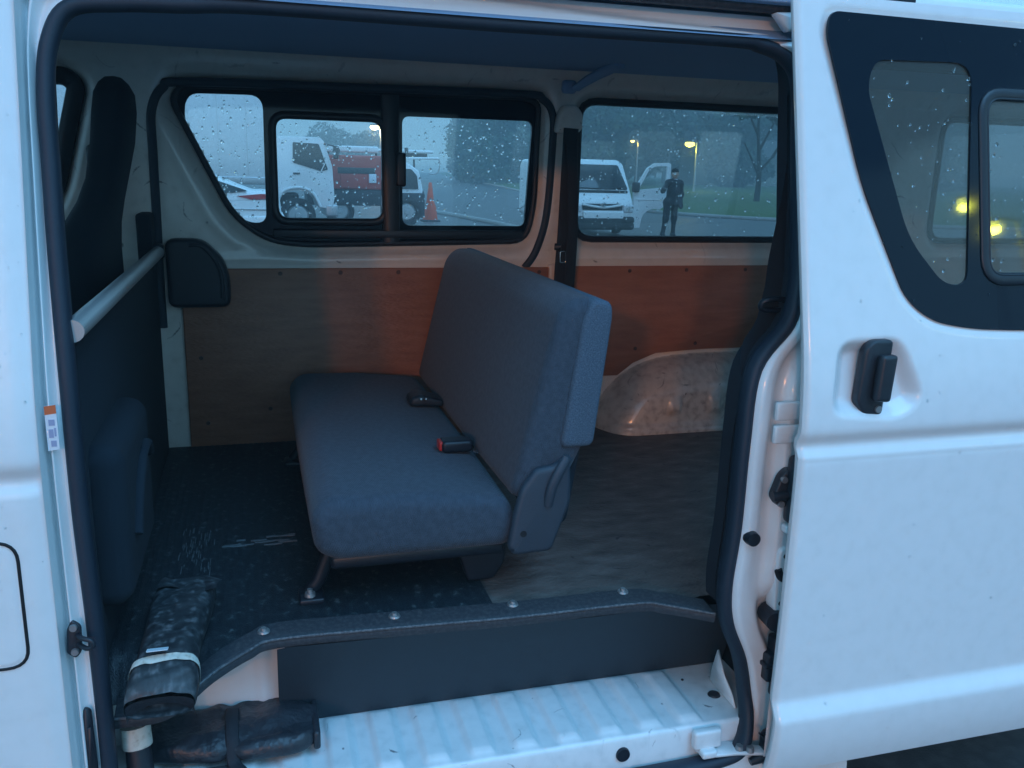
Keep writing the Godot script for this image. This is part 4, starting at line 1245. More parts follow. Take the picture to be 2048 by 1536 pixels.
# ------------------------------------------------------------------ loose things by the step
func build_loose_things():
	# long vinyl bag with an elastic band
	var bag := thing("tool_bag", "long dark vinyl tool bag tied with a cream band on the mat", "bag", Vector3(-0.19, 0.7, -0.15))
	var nz := FastNoiseLite.new()
	nz.seed = 5
	nz.frequency = 9.0
	var path := catmull([Vector3(-0.172, 0.735, -0.335), Vector3(-0.178, 0.738, -0.22), Vector3(-0.186, 0.736, -0.08), Vector3(-0.190, 0.725, 0.0), Vector3(-0.196, 0.700, 0.048)], false, 12)
	var n := path.size() - 1
	var body := func(grow: float, u: float, v: float) -> Vector3:
		var i := v * n
		var k := mini(int(i), n - 1)
		var p := path[k].lerp(path[k + 1], i - k)
		var a := TAU * u
		var c := cos(a)
		var s := sin(a)
		var w := 0.056 + 0.004 * sin(v * 9.0) + grow
		var h := 0.030 + 0.006 * sin(v * PI) + grow
		if v < 0.08: h *= 0.35 + 0.65 * v / 0.08
		if v > 0.88: h *= 1.0 - 0.25 * (v - 0.88) / 0.12
		var q := p + Vector3(w * signf(c) * pow(absf(c), 0.6), h * signf(s) * pow(absf(s), 0.7), 0.0)
		var bump := 0.006 * nz.get_noise_3d(q.x * 2.2, q.y * 2.2, q.z * 2.2)
		return q + Vector3(0.3, 1.0, 0.2) * bump
	part("sleeve", sheet(40, 70, func(u: float, v: float): return body.call(0.0, u, v)), M.bag, bag)
	part("end_flap", sheet(24, 6, func(u: float, v: float):
		var a := PI * u
		return Vector3(-0.196 + 0.056 * cos(a), 0.702 + 0.016 * sin(a) - 0.02 * v - 0.02 * v * (1.0 - sin(a)), 0.050 - 0.012 * v)), M.nylon, bag)
	part("top_flap", sheet(20, 8, func(u: float, v: float):
		return Vector3(lerpf(-0.228, -0.112, u) + 0.01 * v, 0.768 - 0.012 * v + 0.006 * sin(u * 7.0 + v * 3.0), lerpf(-0.27, -0.345, v) + 0.03 * u)), M.bag, bag)
	part("elastic_band", sheet(40, 4, func(u: float, v: float): return body.call(0.0025, u, lerpf(0.70, 0.765, v))), M.band, bag, "cream elastic band")
	part("paper_tag", ext(rp(rect(-0.222, -0.004, -0.186, 0.014), 0.002, 2), 0.0, 0.0012, 0, 1, Transform3D(Basis(Vector3(1, 0, 0), Vector3(0, 0.25, 0.97).normalized(), Vector3(0, 0.97, -0.25).normalized()), Vector3(0.004, 0.7755, -0.012))), M.paper, bag)
	# nylon pouch on the step
	var pouch := thing("nylon_pouch", "black folded nylon pouch lying on the white step", "pouch", Vector3(-0.08, 0.455, -0.16))
	nz.frequency = 5.0
	part("pouch_body", sheet(60, 40, func(u: float, v: float):
		var a := TAU * v
		var c := cos(a)
		var s := sin(a)
		var e := 1.0 - 0.5 * pow(absf(u - 0.5) * 2.0, 8.0)
		var x := lerpf(-0.275, 0.078, u)
		var pinch := 1.0 - 0.16 * hump(u, 0.52, 0.05)
		var w := 0.086 * e * pinch * lerpf(0.72, 1.0, smoothstep(0.0, 0.6, u))
		var h := 0.028 * e * pinch
		var q := Vector3(x, 0.488 + h * signf(s) * pow(absf(s), 0.7), -0.158 + 0.02 * (u - 0.5) + w * signf(c) * pow(absf(c), 0.75))
		var f := 0.010 * nz.get_noise_2d(q.x * 2.0, q.z * 4.5) + 0.004 * sin(q.z * 70.0 + q.x * 22.0)
		return q + Vector3(0, f * maxf(0.0, s) + 0.002, 0)), M.nylon, pouch)
	part("pouch_strap", sweep(catmull([Vector3(-0.088, 0.458, -0.235), Vector3(-0.090, 0.512, -0.20), Vector3(-0.090, 0.526, -0.155), Vector3(-0.088, 0.512, -0.10), Vector3(-0.086, 0.475, -0.078), Vector3(-0.072, 0.468, -0.055), Vector3(-0.060, 0.463, -0.022)], false, 6), circle(0.013, 0.004, 8, 0.6), false, Vector3.UP), M.belt, pouch)
	part("pouch_end", ext(PackedVector2Array([Vector2(0, 0), Vector2(0.001, 0)]) if false else rp(rect(-0.23, 0.466, -0.085, 0.508), 0.01, 3), 0.068, 0.082, 0.005, 2, Transform3D(Basis(Vector3(0, 0, 1), Vector3(0, 1, 0), Vector3(1, 0, 0)), Vector3.ZERO)), M.nylon, pouch)
	# rolled bottle in the corner, and a rod
	var roll := thing("plastic_bottle", "white capped black bottle standing in the corner of the step", "bottle", Vector3(-0.252, 0.457, -0.05))
	part("bottle_body", tube(Vector3(-0.246, 0.457, -0.03), Vector3(-0.253, 0.560, -0.055), 0.026, 0.022, 16), M.black_trim, roll)
	part("cap", tube(Vector3(-0.253, 0.558, -0.055), Vector3(-0.256, 0.596, -0.064), 0.0265, 0.0265, 18), M.band, roll)
	var rod := thing("jack_handle", "thin black steel rod lying along the edge of the step", "rod", Vector3(-0.15, 0.457, -0.07))
	part("shaft", rbox(Vector3(-0.25, 0.458, -0.088), Vector3(-0.080, 0.464, -0.066), 0.002), M.black, rod)
	part("sleeve", rbox(Vector3(-0.19, 0.464, -0.084), Vector3(-0.084, 0.467, -0.070), 0.001), M.chassis, rod)

# ------------------------------------------------------------------ outside
func build_outside():
	box_truck()
	parked_sedan()
	service_truck()
	white_van()
	person()
	traffic_cone()
	street_lamps()
	house()
	trees()

func box_truck():
	var t := thing("box_truck", "white box truck with its cab to the right, seen through the window", "truck", Vector3(-1.6, 0, -21.0))
	part("cargo_box", rbox(Vector3(-5.2, 1.15, -22.3), Vector3(0.45, 3.35, -20.02), 0.04), M.box_white, t)
	for i in 9:
		part("rib", rbox(Vector3(-5.1 + 0.62 * i, 1.35, -20.025), Vector3(-5.07 + 0.62 * i, 3.25, -20.005), 0.004), M.box_white, t)
	part("box_rail", rbox(Vector3(-5.22, 3.24, -20.03), Vector3(0.47, 3.38, -19.99), 0.02), M.rim_steel, t)
	part("box_rail", rbox(Vector3(-5.22, 1.13, -20.03), Vector3(0.47, 1.30, -19.99), 0.02), M.rim_steel, t)
	part("chassis", rbox(Vector3(-5.0, 0.62, -21.7), Vector3(1.0, 0.92, -20.5), 0.03), M.chassis, t)
	var arch := []
	for i in 9:
		var a := PI * i / 8.0
		arch.append(Vector2(0.95 - 0.50 * cos(a), 0.62 + 0.40 * sin(a)))
	var prof := [Vector2(0.45, 0.62)]
	prof.append_array(arch.slice(1, 8))
	prof.append_array([Vector2(1.45, 0.62), Vector2(1.75, 0.62), Vector2(1.80, 0.85), Vector2(1.76, 1.58), Vector2(1.58, 2.14), Vector2(1.48, 2.225), Vector2(0.56, 2.225), Vector2(0.50, 2.15), Vector2(0.45, 1.5)])
	var pv := PackedVector2Array(prof)
	var cab := part("cab", ext(pv, -22.0, -20.0, 0.012, 2), M.white_far, t)
	part("side_window", ext(rp([Vector2(0.86, 1.645), Vector2(0.875, 2.10), Vector2(1.46, 2.08), Vector2(1.66, 1.50), Vector2(1.50, 1.46)], 0.03, 3), -20.0, -19.985), M.dark_window, cab)
	part("quarter_bar", tube(Vector3(1.50, 1.46, -19.98), Vector3(1.60, 1.66, -19.98), 0.012, 0.012, 6), M.white_far, cab)
	part("door_handle", rbox(Vector3(0.86, 1.38, -20.0), Vector3(1.02, 1.42, -19.97), 0.01), M.chassis, cab)
	part("side_mirror", rbox(Vector3(1.78, 1.75, -19.95), Vector3(1.90, 2.05, -19.75), 0.04, 2), M.chassis, cab)
	part("mirror_arm", tube(Vector3(1.58, 2.08, -20.0), Vector3(1.84, 2.03, -19.85), 0.018, 0.018, 6), M.chassis, cab)
	part("bumper", rbox(Vector3(1.58, 0.42, -22.0), Vector3(1.88, 0.70, -19.99), 0.05, 2), M.rim_steel, t)
	part("arch_trim", sweep(catmull([Vector3(0.46, 0.66, -19.98), Vector3(0.62, 0.98, -19.98), Vector3(0.95, 1.08, -19.98), Vector3(1.28, 0.98, -19.98), Vector3(1.47, 0.64, -19.98)], false, 5), circle(0.035, 0.03, 8)), M.box_white, cab)
	wheel(t, Vector3(0.95, 0.42, -20.15), 0.42, 0.24)
	wheel(t, Vector3(-3.6, 0.42, -20.15), 0.42, 0.24)
	part("fuel_tank", rbox(Vector3(-0.7, 0.5, -20.6), Vector3(0.2, 0.9, -20.1), 0.08, 2), M.rim_steel, t)

func parked_sedan():
	var t := thing("parked_car", "white sedan with a red tail lamp parked in front of the box truck", "car", Vector3(-1.8, 0, -17.7))
	var prof := rp([Vector2(-4.0, 0.30), Vector2(-4.05, 0.66), Vector2(-3.7, 0.86), Vector2(-2.75, 1.0), Vector2(-2.0, 1.38), Vector2(-1.3, 1.46), Vector2(-0.80, 1.36), Vector2(-0.08, 1.075), Vector2(0.34, 1.07), Vector2(0.46, 1.0), Vector2(0.50, 0.55), Vector2(0.42, 0.30)], 0.08, 4)
	var body := part("body", ext(prof, -18.6, -16.9, 0.14, 4), M.white_far, t)
	part("side_window", ext(rp([Vector2(-2.05, 1.02), Vector2(-1.75, 1.32), Vector2(-1.3, 1.39), Vector2(-0.85, 1.31), Vector2(-0.14, 1.075), Vector2(-0.45, 1.03)], 0.04, 3), -16.93, -16.885), M.dark_window, body)
	part("tail_lamp", ext(rp([Vector2(-0.36, 0.97), Vector2(0.12, 1.02), Vector2(0.30, 1.01), Vector2(0.30, 0.93), Vector2(-0.05, 0.90)], 0.02, 3), -16.92, -16.885), M.tail, body)
	part("side_line", rbox(Vector3(-3.8, 0.70, -16.91), Vector3(0.46, 0.73, -16.885), 0.005), M.rim_steel, body)
	part("rear_bumper", rbox(Vector3(-0.3, 0.32, -18.5), Vector3(0.56, 0.62, -16.88), 0.08, 3), M.white_far, t)
	wheel(t, Vector3(-0.55, 0.31, -17.02), 0.31, 0.2)
	wheel(t, Vector3(-3.2, 0.31, -17.02), 0.31, 0.2)

func service_truck():
	var t := thing("service_truck", "red service truck with a white boom rack above it, beyond the box truck", "truck", Vector3(3.0, 0, -23.8))
	part("bed", rbox(Vector3(1.35, 0.55, -24.8), Vector3(4.5, 0.98, -23.06), 0.03), M.chassis, t)
	var red := part("tool_body", rbox(Vector3(1.4, 0.98, -24.8), Vector3(3.5, 1.88, -23.02), 0.05, 2), M.red_body, t)
	part("dark_band", rbox(Vector3(2.15, 1.40, -23.04), Vector3(3.15, 1.56, -23.0), 0.01), M.chassis, red)
	part("notice_plate", rbox(Vector3(2.98, 1.16, -23.03), Vector3(3.18, 1.40, -22.99), 0.01), M.paper, red)
	part("locker_door", rbox(Vector3(2.22, 1.02, -23.03), Vector3(2.92, 1.37, -23.0), 0.02, 2), M.red_body, red)
	var cab := part("cab", ext(rp([Vector2(3.5, 0.55), Vector2(3.5, 1.72), Vector2(4.02, 1.74), Vector2(4.36, 1.52), Vector2(4.48, 0.95), Vector2(4.50, 0.55)], 0.06, 3), -24.7, -23.05, 0.05, 2), M.white_far, t)
	part("side_window", ext(rp([Vector2(3.80, 1.02), Vector2(3.80, 1.56), Vector2(4.14, 1.56), Vector2(4.30, 1.38), Vector2(4.34, 1.02)], 0.04, 3), -23.06, -23.03), M.dark_window, cab)
	part("skirt", rbox(Vector3(3.5, 0.25, -24.7), Vector3(4.52, 0.92, -23.02), 0.04), M.chassis, t)
	var boom := part("boom_rack", rbox(Vector3(1.9, 1.96, -23.8), Vector3(3.3, 2.13, -23.4), 0.04, 2), M.white_far, t)
	part("rack_pipe", tube(Vector3(3.2, 2.04, -23.6), Vector3(4.85, 2.03, -23.6), 0.045, 0.045, 10), M.white_far, boom)
	part("rack_pipe", tube(Vector3(3.4, 1.84, -23.5), Vector3(5.0, 1.86, -23.5), 0.035, 0.035, 10), M.white_far, boom)
	part("rack_panel", rbox(Vector3(3.5, 1.88, -23.7), Vector3(4.7, 2.0, -23.66), 0.01), M.chassis, boom)
	part("rack_clamp", rbox(Vector3(4.05, 1.99, -23.68), Vector3(4.14, 2.13, -23.5), 0.02), M.chassis, boom)
	for x in [1.95, 3.25, 4.3]:
		part("rack_post", tube(Vector3(x, 1.5, -23.5), Vector3(x, 2.0, -23.55), 0.03, 0.03, 8), M.chassis, boom)
	part("hook_chain", sweep(catmull([Vector3(5.0, 1.86, -23.5), Vector3(5.03, 1.68, -23.5), Vector3(4.98, 1.50, -23.5), Vector3(4.88, 1.44, -23.5), Vector3(4.72, 1.45, -23.5)], false, 5), circle(0.02, 0.02, 6)), M.rim_steel, boom)
	part("hose_reel", tube(Vector3(2.12, 1.98, -23.1), Vector3(2.12, 1.98, -22.98), 0.10, 0.10, 14), M.chassis, t)
	wheel(t, Vector3(2.2, 0.40, -23.2), 0.40, 0.24)
	wheel(t, Vector3(4.0, 0.40, -23.0), 0.40, 0.24)

func white_van():
	var t := thing("white_van", "white van facing the camera with its driver door open", "van", Vector3(8.6, 0, -22.2))
	# body: side profile in z-y, run along x
	var tf := Transform3D(Basis(Vector3(0, 0, 1), Vector3(0, 1, 0), Vector3(1, 0, 0)), Vector3.ZERO)
	var prof := rp([Vector2(-24.7, 0.35), Vector2(-24.7, 1.75), Vector2(-24.5, 1.93), Vector2(-21.2, 1.94), Vector2(-20.9, 1.86), Vector2(-20.25, 1.12), Vector2(-20.06, 0.85), Vector2(-20.0, 0.55), Vector2(-20.05, 0.35)], 0.06, 4)
	var body := part("body", ext(prof, 7.72, 9.50, 0.10, 4, tf), M.white_far, t)
	# windscreen on the raked front
	var dir := Vector3(0, 1.86 - 1.12, -20.9 + 20.25).normalized()
	var nn := Vector3(1, 0, 0).cross(dir).normalized()
	var wt := Transform3D(Basis(Vector3(1, 0, 0), dir, nn), Vector3(8.61, 1.12, -20.25))
	part("windscreen", ext(rp([Vector2(-0.80, 0.07), Vector2(-0.70, 0.90), Vector2(0.70, 0.90), Vector2(0.80, 0.07)], 0.06, 4), -0.01, 0.018, 0.004, 1, wt), M.dark_window, body)
	for s in [-1, 1]:
		part("wiper", tube(wt * Vector3(0.05 * s + 0.1, 0.07, 0.03), wt * Vector3(0.62 * s, 0.11, 0.03), 0.012, 0.008, 6), M.black, body)
		var lamp := part("headlight", rbox(Vector3(8.61 + s * 0.72 - 0.15, 0.60, -20.12), Vector3(8.61 + s * 0.72 + 0.15, 0.80, -19.98), 0.04, 2), M.lamp_lens, body)
		part("reflector", tube(Vector3(8.61 + s * 0.72, 0.70, -19.985), Vector3(8.61 + s * 0.72, 0.70, -19.97), 0.06, 0.05, 10), M.chrome, lamp)
		part("side_mirror", rbox(Vector3(8.61 + s * 1.02 - 0.10, 1.12, -20.35), Vector3(8.61 + s * 1.02 + 0.10, 1.38, -20.22), 0.04, 2), M.chassis, body)
	part("cowl", rbox(Vector3(7.84, 1.09, -20.35), Vector3(9.38, 1.16, -20.21), 0.02), M.chassis, body)
	var grille := part("grille", rbox(Vector3(8.06, 0.66, -20.08), Vector3(9.16, 0.82, -19.985), 0.02, 1), M.chassis, body)
	part("grille_bar", sweep(catmull([Vector3(8.05, 0.80, -19.975), Vector3(8.35, 0.755, -19.97), Vector3(8.61, 0.73, -19.965), Vector3(8.87, 0.755, -19.97), Vector3(9.17, 0.80, -19.975)], false, 4), circle(0.028, 0.02, 6)), M.white_far, grille)
	part("emblem", sweep(loop3(circle(0.075, 0.05, 16), 0.0), circle(0.010, 0.008, 6), true), M.chrome, grille).position += Vector3(8.61, 0.80, -19.94)
	part("emblem", sweep(loop3(circle(0.03, 0.05, 14), 0.0), circle(0.008, 0.008, 6), true), M.chrome, grille).position += Vector3(8.61, 0.80, -19.94)
	var bump := part("bumper", rbox(Vector3(7.72, 0.16, -20.35), Vector3(9.50, 0.50, -19.90), 0.08, 3), M.chassis, t)
	part("bumper_panel", rbox(Vector3(8.06, 0.42, -20.1), Vector3(9.18, 0.64, -19.91), 0.04, 2), M.white_far, bump)
	for x in [7.86, 9.36]:
		var c := Vector3(x, 0.33, -20.9)
		var path := PackedVector3Array()
		for i in 18:
			path.append(c + Vector3(0, cos(TAU * i / 18), sin(TAU * i / 18)) * 0.26)
		part("wheel", sweep(path, circle(0.07, 0.10, 8, 0.6), true, Vector3.RIGHT), M.tyre, t)
	# opened front door, seen from its outer side
	var outer := [Vector2(9.60, 0.20), Vector2(9.80, 0.20)]
	for i in 7:
		var a := PI * (1.0 - i / 6.0 * 0.62)
		outer.append(Vector2(10.18 + 0.36 * cos(a), 0.34 + 0.36 * sin(a)))
	outer.append_array([Vector2(10.42, 0.75), Vector2(10.56, 1.10), Vector2(10.56, 1.86), Vector2(10.50, 1.90), Vector2(10.12, 1.88), Vector2(9.92, 1.74), Vector2(9.60, 1.16)])
	for i in outer.size():
		outer[i].x = 9.6 + (outer[i].x - 9.6) * 1.12
	var pane := rp([Vector2(9.72, 1.18), Vector2(10.03, 1.72), Vector2(10.22, 1.80), Vector2(10.57, 1.81), Vector2(10.56, 1.26)], 0.03, 3)
	var dt := Transform3D(Basis().rotated(Vector3.UP, 0.10), Vector3(9.6, 0, -20.35)) * Transform3D(Basis(), Vector3(-9.6, 0, 0))
	var door := part("open_door", moved(plate(PackedVector2Array(outer), [pane], -0.035, 0.035), dt), M.white_far, t, "opened white driver door with its window frame")
	part("window_pane", moved(ext(pane, -0.004, 0.004), dt), M.glass, door)
	part("crease", moved(rbox(Vector3(9.66, 0.92, 0.03), Vector3(10.5, 0.95, 0.045), 0.005), dt), M.white_far, door)

# ---- person: one continuous body from a smooth field of tapered capsules
func field_mesh(bones: Array, k: float, cell: float) -> ArrayMesh:
	var lo := Vector3(1e9, 1e9, 1e9)
	var hi := -lo
	for b in bones:
		var r := maxf(b[2], b[3]) + cell * 2.5
		for p in [b[0], b[1]]:
			lo = lo.min(p - Vector3.ONE * r)
			hi = hi.max(p + Vector3.ONE * r)
	var n := Vector3i(((hi - lo) / cell).ceil()) + Vector3i.ONE
	var val := PackedFloat32Array()
	val.resize(n.x * n.y * n.z)
	val.fill(1.0)
	for b in bones:
		var a: Vector3 = b[0]
		var c: Vector3 = b[1]
		var ra: float = b[2]
		var rb: float = b[3]
		var m := maxf(ra, rb) + cell * 2.5
		var i0 := Vector3i(((a.min(c) - Vector3.ONE * m - lo) / cell).floor()).clamp(Vector3i.ZERO, n - Vector3i.ONE)
		var i1 := Vector3i(((a.max(c) + Vector3.ONE * m - lo) / cell).ceil()).clamp(Vector3i.ZERO, n - Vector3i.ONE)
		var e := c - a
		var l2 := maxf(e.length_squared(), 1e-9)
		for z in range(i0.z, i1.z + 1):
			for y in range(i0.y, i1.y + 1):
				for x in range(i0.x, i1.x + 1):
					var p := lo + Vector3(x, y, z) * cell
					var t := clampf((p - a).dot(e) / l2, 0, 1)
					var d := (p - a - e * t).length() - lerpf(ra, rb, t)
					var id := (z * n.y + y) * n.x + x
					var h := maxf(k - absf(val[id] - d), 0.0) / k
					val[id] = minf(val[id], d) - h * h * k * 0.25
	var vert := {}
	var st := begin()
	var at := func(x: int, y: int, z: int) -> Vector3:
		var id := (z * n.y + y) * n.x + x
		if vert.has(id):
			return vert[id]
		var sum := Vector3.ZERO
		var cnt := 0
		for ed in [[0, 0, 0, 1, 0, 0], [0, 1, 0, 1, 1, 0], [0, 0, 1, 1, 0, 1], [0, 1, 1, 1, 1, 1], [0, 0, 0, 0, 1, 0], [1, 0, 0, 1, 1, 0], [0, 0, 1, 0, 1, 1], [1, 0, 1, 1, 1, 1], [0, 0, 0, 0, 0, 1], [1, 0, 0, 1, 0, 1], [0, 1, 0, 0, 1, 1], [1, 1, 0, 1, 1, 1]]:
			var va := val[((z + ed[2]) * n.y + y + ed[1]) * n.x + x + ed[0]]
			var vb := val[((z + ed[5]) * n.y + y + ed[4]) * n.x + x + ed[3]]
			if (va < 0) != (vb < 0):
				sum += Vector3(ed[0], ed[1], ed[2]).lerp(Vector3(ed[3], ed[4], ed[5]), va / (va - vb))
				cnt += 1
		var q := lo + (Vector3(x, y, z) + sum / maxf(cnt, 1)) * cell
		vert[id] = q
		return q
	for z in range(1, n.z - 1):
		for y in range(1, n.y - 1):
			for x in range(1, n.x - 1):
				var v0 := val[(z * n.y + y) * n.x + x]
				var ins := v0 < 0
				if ins != (val[(z * n.y + y) * n.x + x + 1] < 0):
					var q := [at.call(x, y - 1, z - 1), at.call(x, y, z - 1), at.call(x, y, z), at.call(x, y - 1, z)]
					if ins: quad(st, q[3], q[2], q[1], q[0])
					else: quad(st, q[0], q[1], q[2], q[3])
				if ins != (val[(z * n.y + y + 1) * n.x + x] < 0):
					var q := [at.call(x - 1, y, z - 1), at.call(x - 1, y, z), at.call(x, y, z), at.call(x, y, z - 1)]
					if ins: quad(st, q[3], q[2], q[1], q[0])
					else: quad(st, q[0], q[1], q[2], q[3])
				if ins != (val[((z + 1) * n.y + y) * n.x + x] < 0):
					var q := [at.call(x - 1, y - 1, z), at.call(x, y - 1, z), at.call(x, y, z), at.call(x - 1, y, z)]
					if ins: quad(st, q[3], q[2], q[1], q[0])
					else: quad(st, q[0], q[1], q[2], q[3])
	return done(st)

func person():
	var o := Vector3(10.42, 0, -19.75)
	var t := thing("person", "person in dark jacket and trousers standing at the open van door", "person", o)
	var P := func(x: float, y: float, z: float) -> Vector3: return o + Vector3(x, y, z)
	# leaning a little to the door on the left, one arm reaching to it
	var hip := 0.90
	var body := []
	body.append([P.call(-0.09, hip, 0), P.call(0.09, hip, 0), 0.125, 0.125])
	body.append([P.call(0, hip, 0), P.call(0.03, 1.15, 0.0), 0.145, 0.15])
	body.append([P.call(0.03, 1.15, 0), P.call(0.05, 1.36, -0.01), 0.155, 0.14])
	body.append([P.call(-0.11, 1.40, 0), P.call(0.21, 1.39, 0), 0.085, 0.085])
	body.append([P.call(0.05, 1.40, 0), P.call(0.05, 1.52, -0.01), 0.06, 0.052])
	body.append([P.call(-0.14, 1.38, 0), P.call(-0.30, 1.18, 0.08), 0.062, 0.052])
	body.append([P.call(-0.30, 1.18, 0.08), P.call(-0.36, 1.22, 0.26), 0.05, 0.04])
	body.append([P.call(0.24, 1.37, 0), P.call(0.29, 1.10, -0.02), 0.062, 0.052])
	body.append([P.call(0.29, 1.10, -0.02), P.call(0.22, 0.90, 0.10), 0.05, 0.04])
	for s in [[-0.11, -0.22, 0.05], [0.10, 0.12, -0.04]]:
		body.append([P.call(s[0], hip - 0.02, 0), P.call((s[0] + s[1]) * 0.5, 0.49, s[2] + 0.03), 0.105, 0.075])
		body.append([P.call((s[0] + s[1]) * 0.5, 0.49, s[2] + 0.03), P.call(s[1], 0.09, s[2]), 0.072, 0.052])
		body.append([P.call(s[1], 0.06, s[2] - 0.03), P.call(s[1] - 0.02, 0.05, s[2] + 0.15), 0.05, 0.042])
	for hnd in [[P.call(-0.36, 1.22, 0.26), Vector3(-0.3, 0.15, 0.95)], [P.call(0.22, 0.90, 0.10), Vector3(-0.2, -0.7, 0.6)]]:
		var a: Vector3 = hnd[0]
		var d: Vector3 = hnd[1].normalized()
		var sd2 := d.cross(Vector3(0.2, 1, 0.1)).normalized()
		body.append([a, a + d * 0.09, 0.034, 0.036])
		for f in 4:
			var b0 := a + d * 0.08 + sd2 * (f - 1.5) * 0.02
			body.append([b0, b0 + d * (0.075 - 0.008 * absf(f - 1.4)) - Vector3(0, 0.02, 0), 0.011, 0.009])
		body.append([a + d * 0.03 + sd2 * 0.03, a + d * 0.085 + sd2 * 0.06, 0.013, 0.010])
	part("body", field_mesh(body, 0.07, 0.022), M.jacket, t)
	var h: Vector3 = P.call(0.05, 1.62, 0.02)
	part("head", field_mesh([[h + Vector3(0, 0.03, -0.01), h + Vector3(-0.01, -0.05, 0.02), 0.092, 0.075], [h + Vector3(-0.02, -0.075, 0.04), h + Vector3(-0.03, -0.085, 0.055), 0.045, 0.035], [h + Vector3(-0.03, 0.0, 0.09), h + Vector3(-0.035, -0.025, 0.105), 0.012, 0.016], [h + Vector3(0.092, -0.01, -0.01), h + Vector3(0.095, -0.04, 0.0), 0.016, 0.014], [h + Vector3(-0.09, -0.01, -0.005), h + Vector3(-0.095, -0.04, 0.005), 0.016, 0.014], [h + Vector3(0, -0.09, 0), h + Vector3(0, -0.14, -0.02), 0.052, 0.055]], 0.03, 0.011), M.skin, t)
	part("hair", field_mesh([[h + Vector3(0.0, 0.055, -0.02), h + Vector3(0.005, 0.02, -0.045), 0.095, 0.09], [h + Vector3(-0.03, 0.072, 0.03), h + Vector3(0.03, 0.072, 0.025), 0.045, 0.045]], 0.03, 0.014), M.hair, t)
	part("collar", sweep(loop3(circle(0.080, 0.065, 16), 0.0), circle(0.014, 0.016, 8), true), M.paper, t).transform = Transform3D(Basis().rotated(Vector3.RIGHT, PI / 2 - 0.15), h + Vector3(0, -0.15, -0.01) - o)

func traffic_cone():
	var t := thing("traffic_cone", "tall orange traffic cone standing in front of the service truck", "traffic cone", Vector3(5.16, 0, -25.6))
	var c := Vector3(5.16, 0, -25.6)
	part("base", rbox(c + Vector3(-0.27, 0.0, -0.27), c + Vector3(0.27, 0.05, 0.27), 0.02, 2), M.chassis, t)
	part("cone", sweep(PackedVector3Array([c + Vector3(0, 0.05, 0), c + Vector3(0, 0.40, 0), c + Vector3(0, 0.62, 0), c + Vector3(0, 1.15, 0), c + Vector3(0, 1.17, 0)]), circle(1, 1, 18), false, Vector3.BACK, [0.23, 0.19, 0.115, 0.05, 0.03]), M.cone_orange, t)

func lamp_mat(c: Color, e: float) -> StandardMaterial3D:
	var m := StandardMaterial3D.new()
	m.albedo_color = Color(0.9, 0.9, 0.85)
	m.emission_enabled = true
	m.emission = c
	m.emission_energy_multiplier = e
	return m

func street_lamps():
	var list := [
		[Vector3(12.35, 0, -90), 5.35, 0.32, Color(1.0, 0.86, 0.60), 6.0, 20.0, -1, "lit street lamp with a warm white head above the red truck"],
		[Vector3(31.95, 0.3, -60), 3.50, 0.26, Color(0.96, 0.95, 0.30), 5.0, 5.0, -1, "lit yellow park lamp on a pale pole beyond the grass field"],
		[Vector3(36.0, 0, -80), 4.6, 0.15, Color(1.0, 0.85, 0.35), 5.0, 3.0, -1, "small distant yellow lamp among the dark trees"],
		[Vector3(-9.8, 0, 18.0), 6.0, 0.45, Color(1.0, 0.64, 0.38), 4.0, 32.0, 1, "amber street lamp behind the camera, the farther left of two, seen as glints"],
		[Vector3(-8.4, 0, 20.6), 6.2, 0.45, Color(1.0, 0.64, 0.38), 4.0, 26.0, 1, "amber street lamp behind the camera, the nearer right of two, seen as glints"],
		[Vector3(16.9, 0, 14.9), 7.92, 0.12, Color(0.92, 0.95, 0.28), 5.0, 1.0, -1, "yellow street lamp mirrored as the upper light in the sliding door glass"],
		[Vector3(14.6, 0, 12.0), 6.22, 0.10, Color(0.92, 0.95, 0.28), 5.0, 0.8, -1, "yellow street lamp mirrored as the lower light in the sliding door glass"]]
	for a in list:
		var c: Vector3 = a[0]
		var t := thing("street_lamp", a[7], "street lamp", c, "street lamps round the car park")
		var h: float = a[1]
		var r: float = a[2]
		part("pole", tube(c, c + Vector3(0, h + 0.12, 0), 0.09, 0.06, 10), M.rim_steel, t)
		var hx := c + Vector3(a[6] * 0.6, h, 0)
		part("arm", tube(c + Vector3(0, h + 0.1, 0), hx + Vector3(0, 0.12, 0), 0.045, 0.04, 8), M.rim_steel, t)
		part("hood", rbox(hx + Vector3(-r * 1.2, r * 0.55, -r * 0.8), hx + Vector3(r * 1.2, r * 0.95, r * 0.8), 0.05, 2), M.chassis, t)
		var ball := SphereMesh.new()
		ball.radius = r
		ball.height = r * 1.5
		ball.radial_segments = 20
		ball.rings = 10
		var lens := part("lens", ball, lamp_mat(a[3], a[4]), t)
		lens.position = hx - c
		lens.scale = Vector3(1.5, 1.0, 1.0)
		var l := OmniLight3D.new()
		l.name = "lamp_light"
		l.light_color = a[3]
		l.light_energy = a[5]
		l.light_size = r
		l.omni_range = 140.0
		l.omni_attenuation = 2.0
		l.shadow_enabled = true
		l.position = hx - c + (Vector3(0, -r * 1.1, 0) if r < 0.25 else Vector3(0, -r * 1.1, 0))
		t.add_child(l)

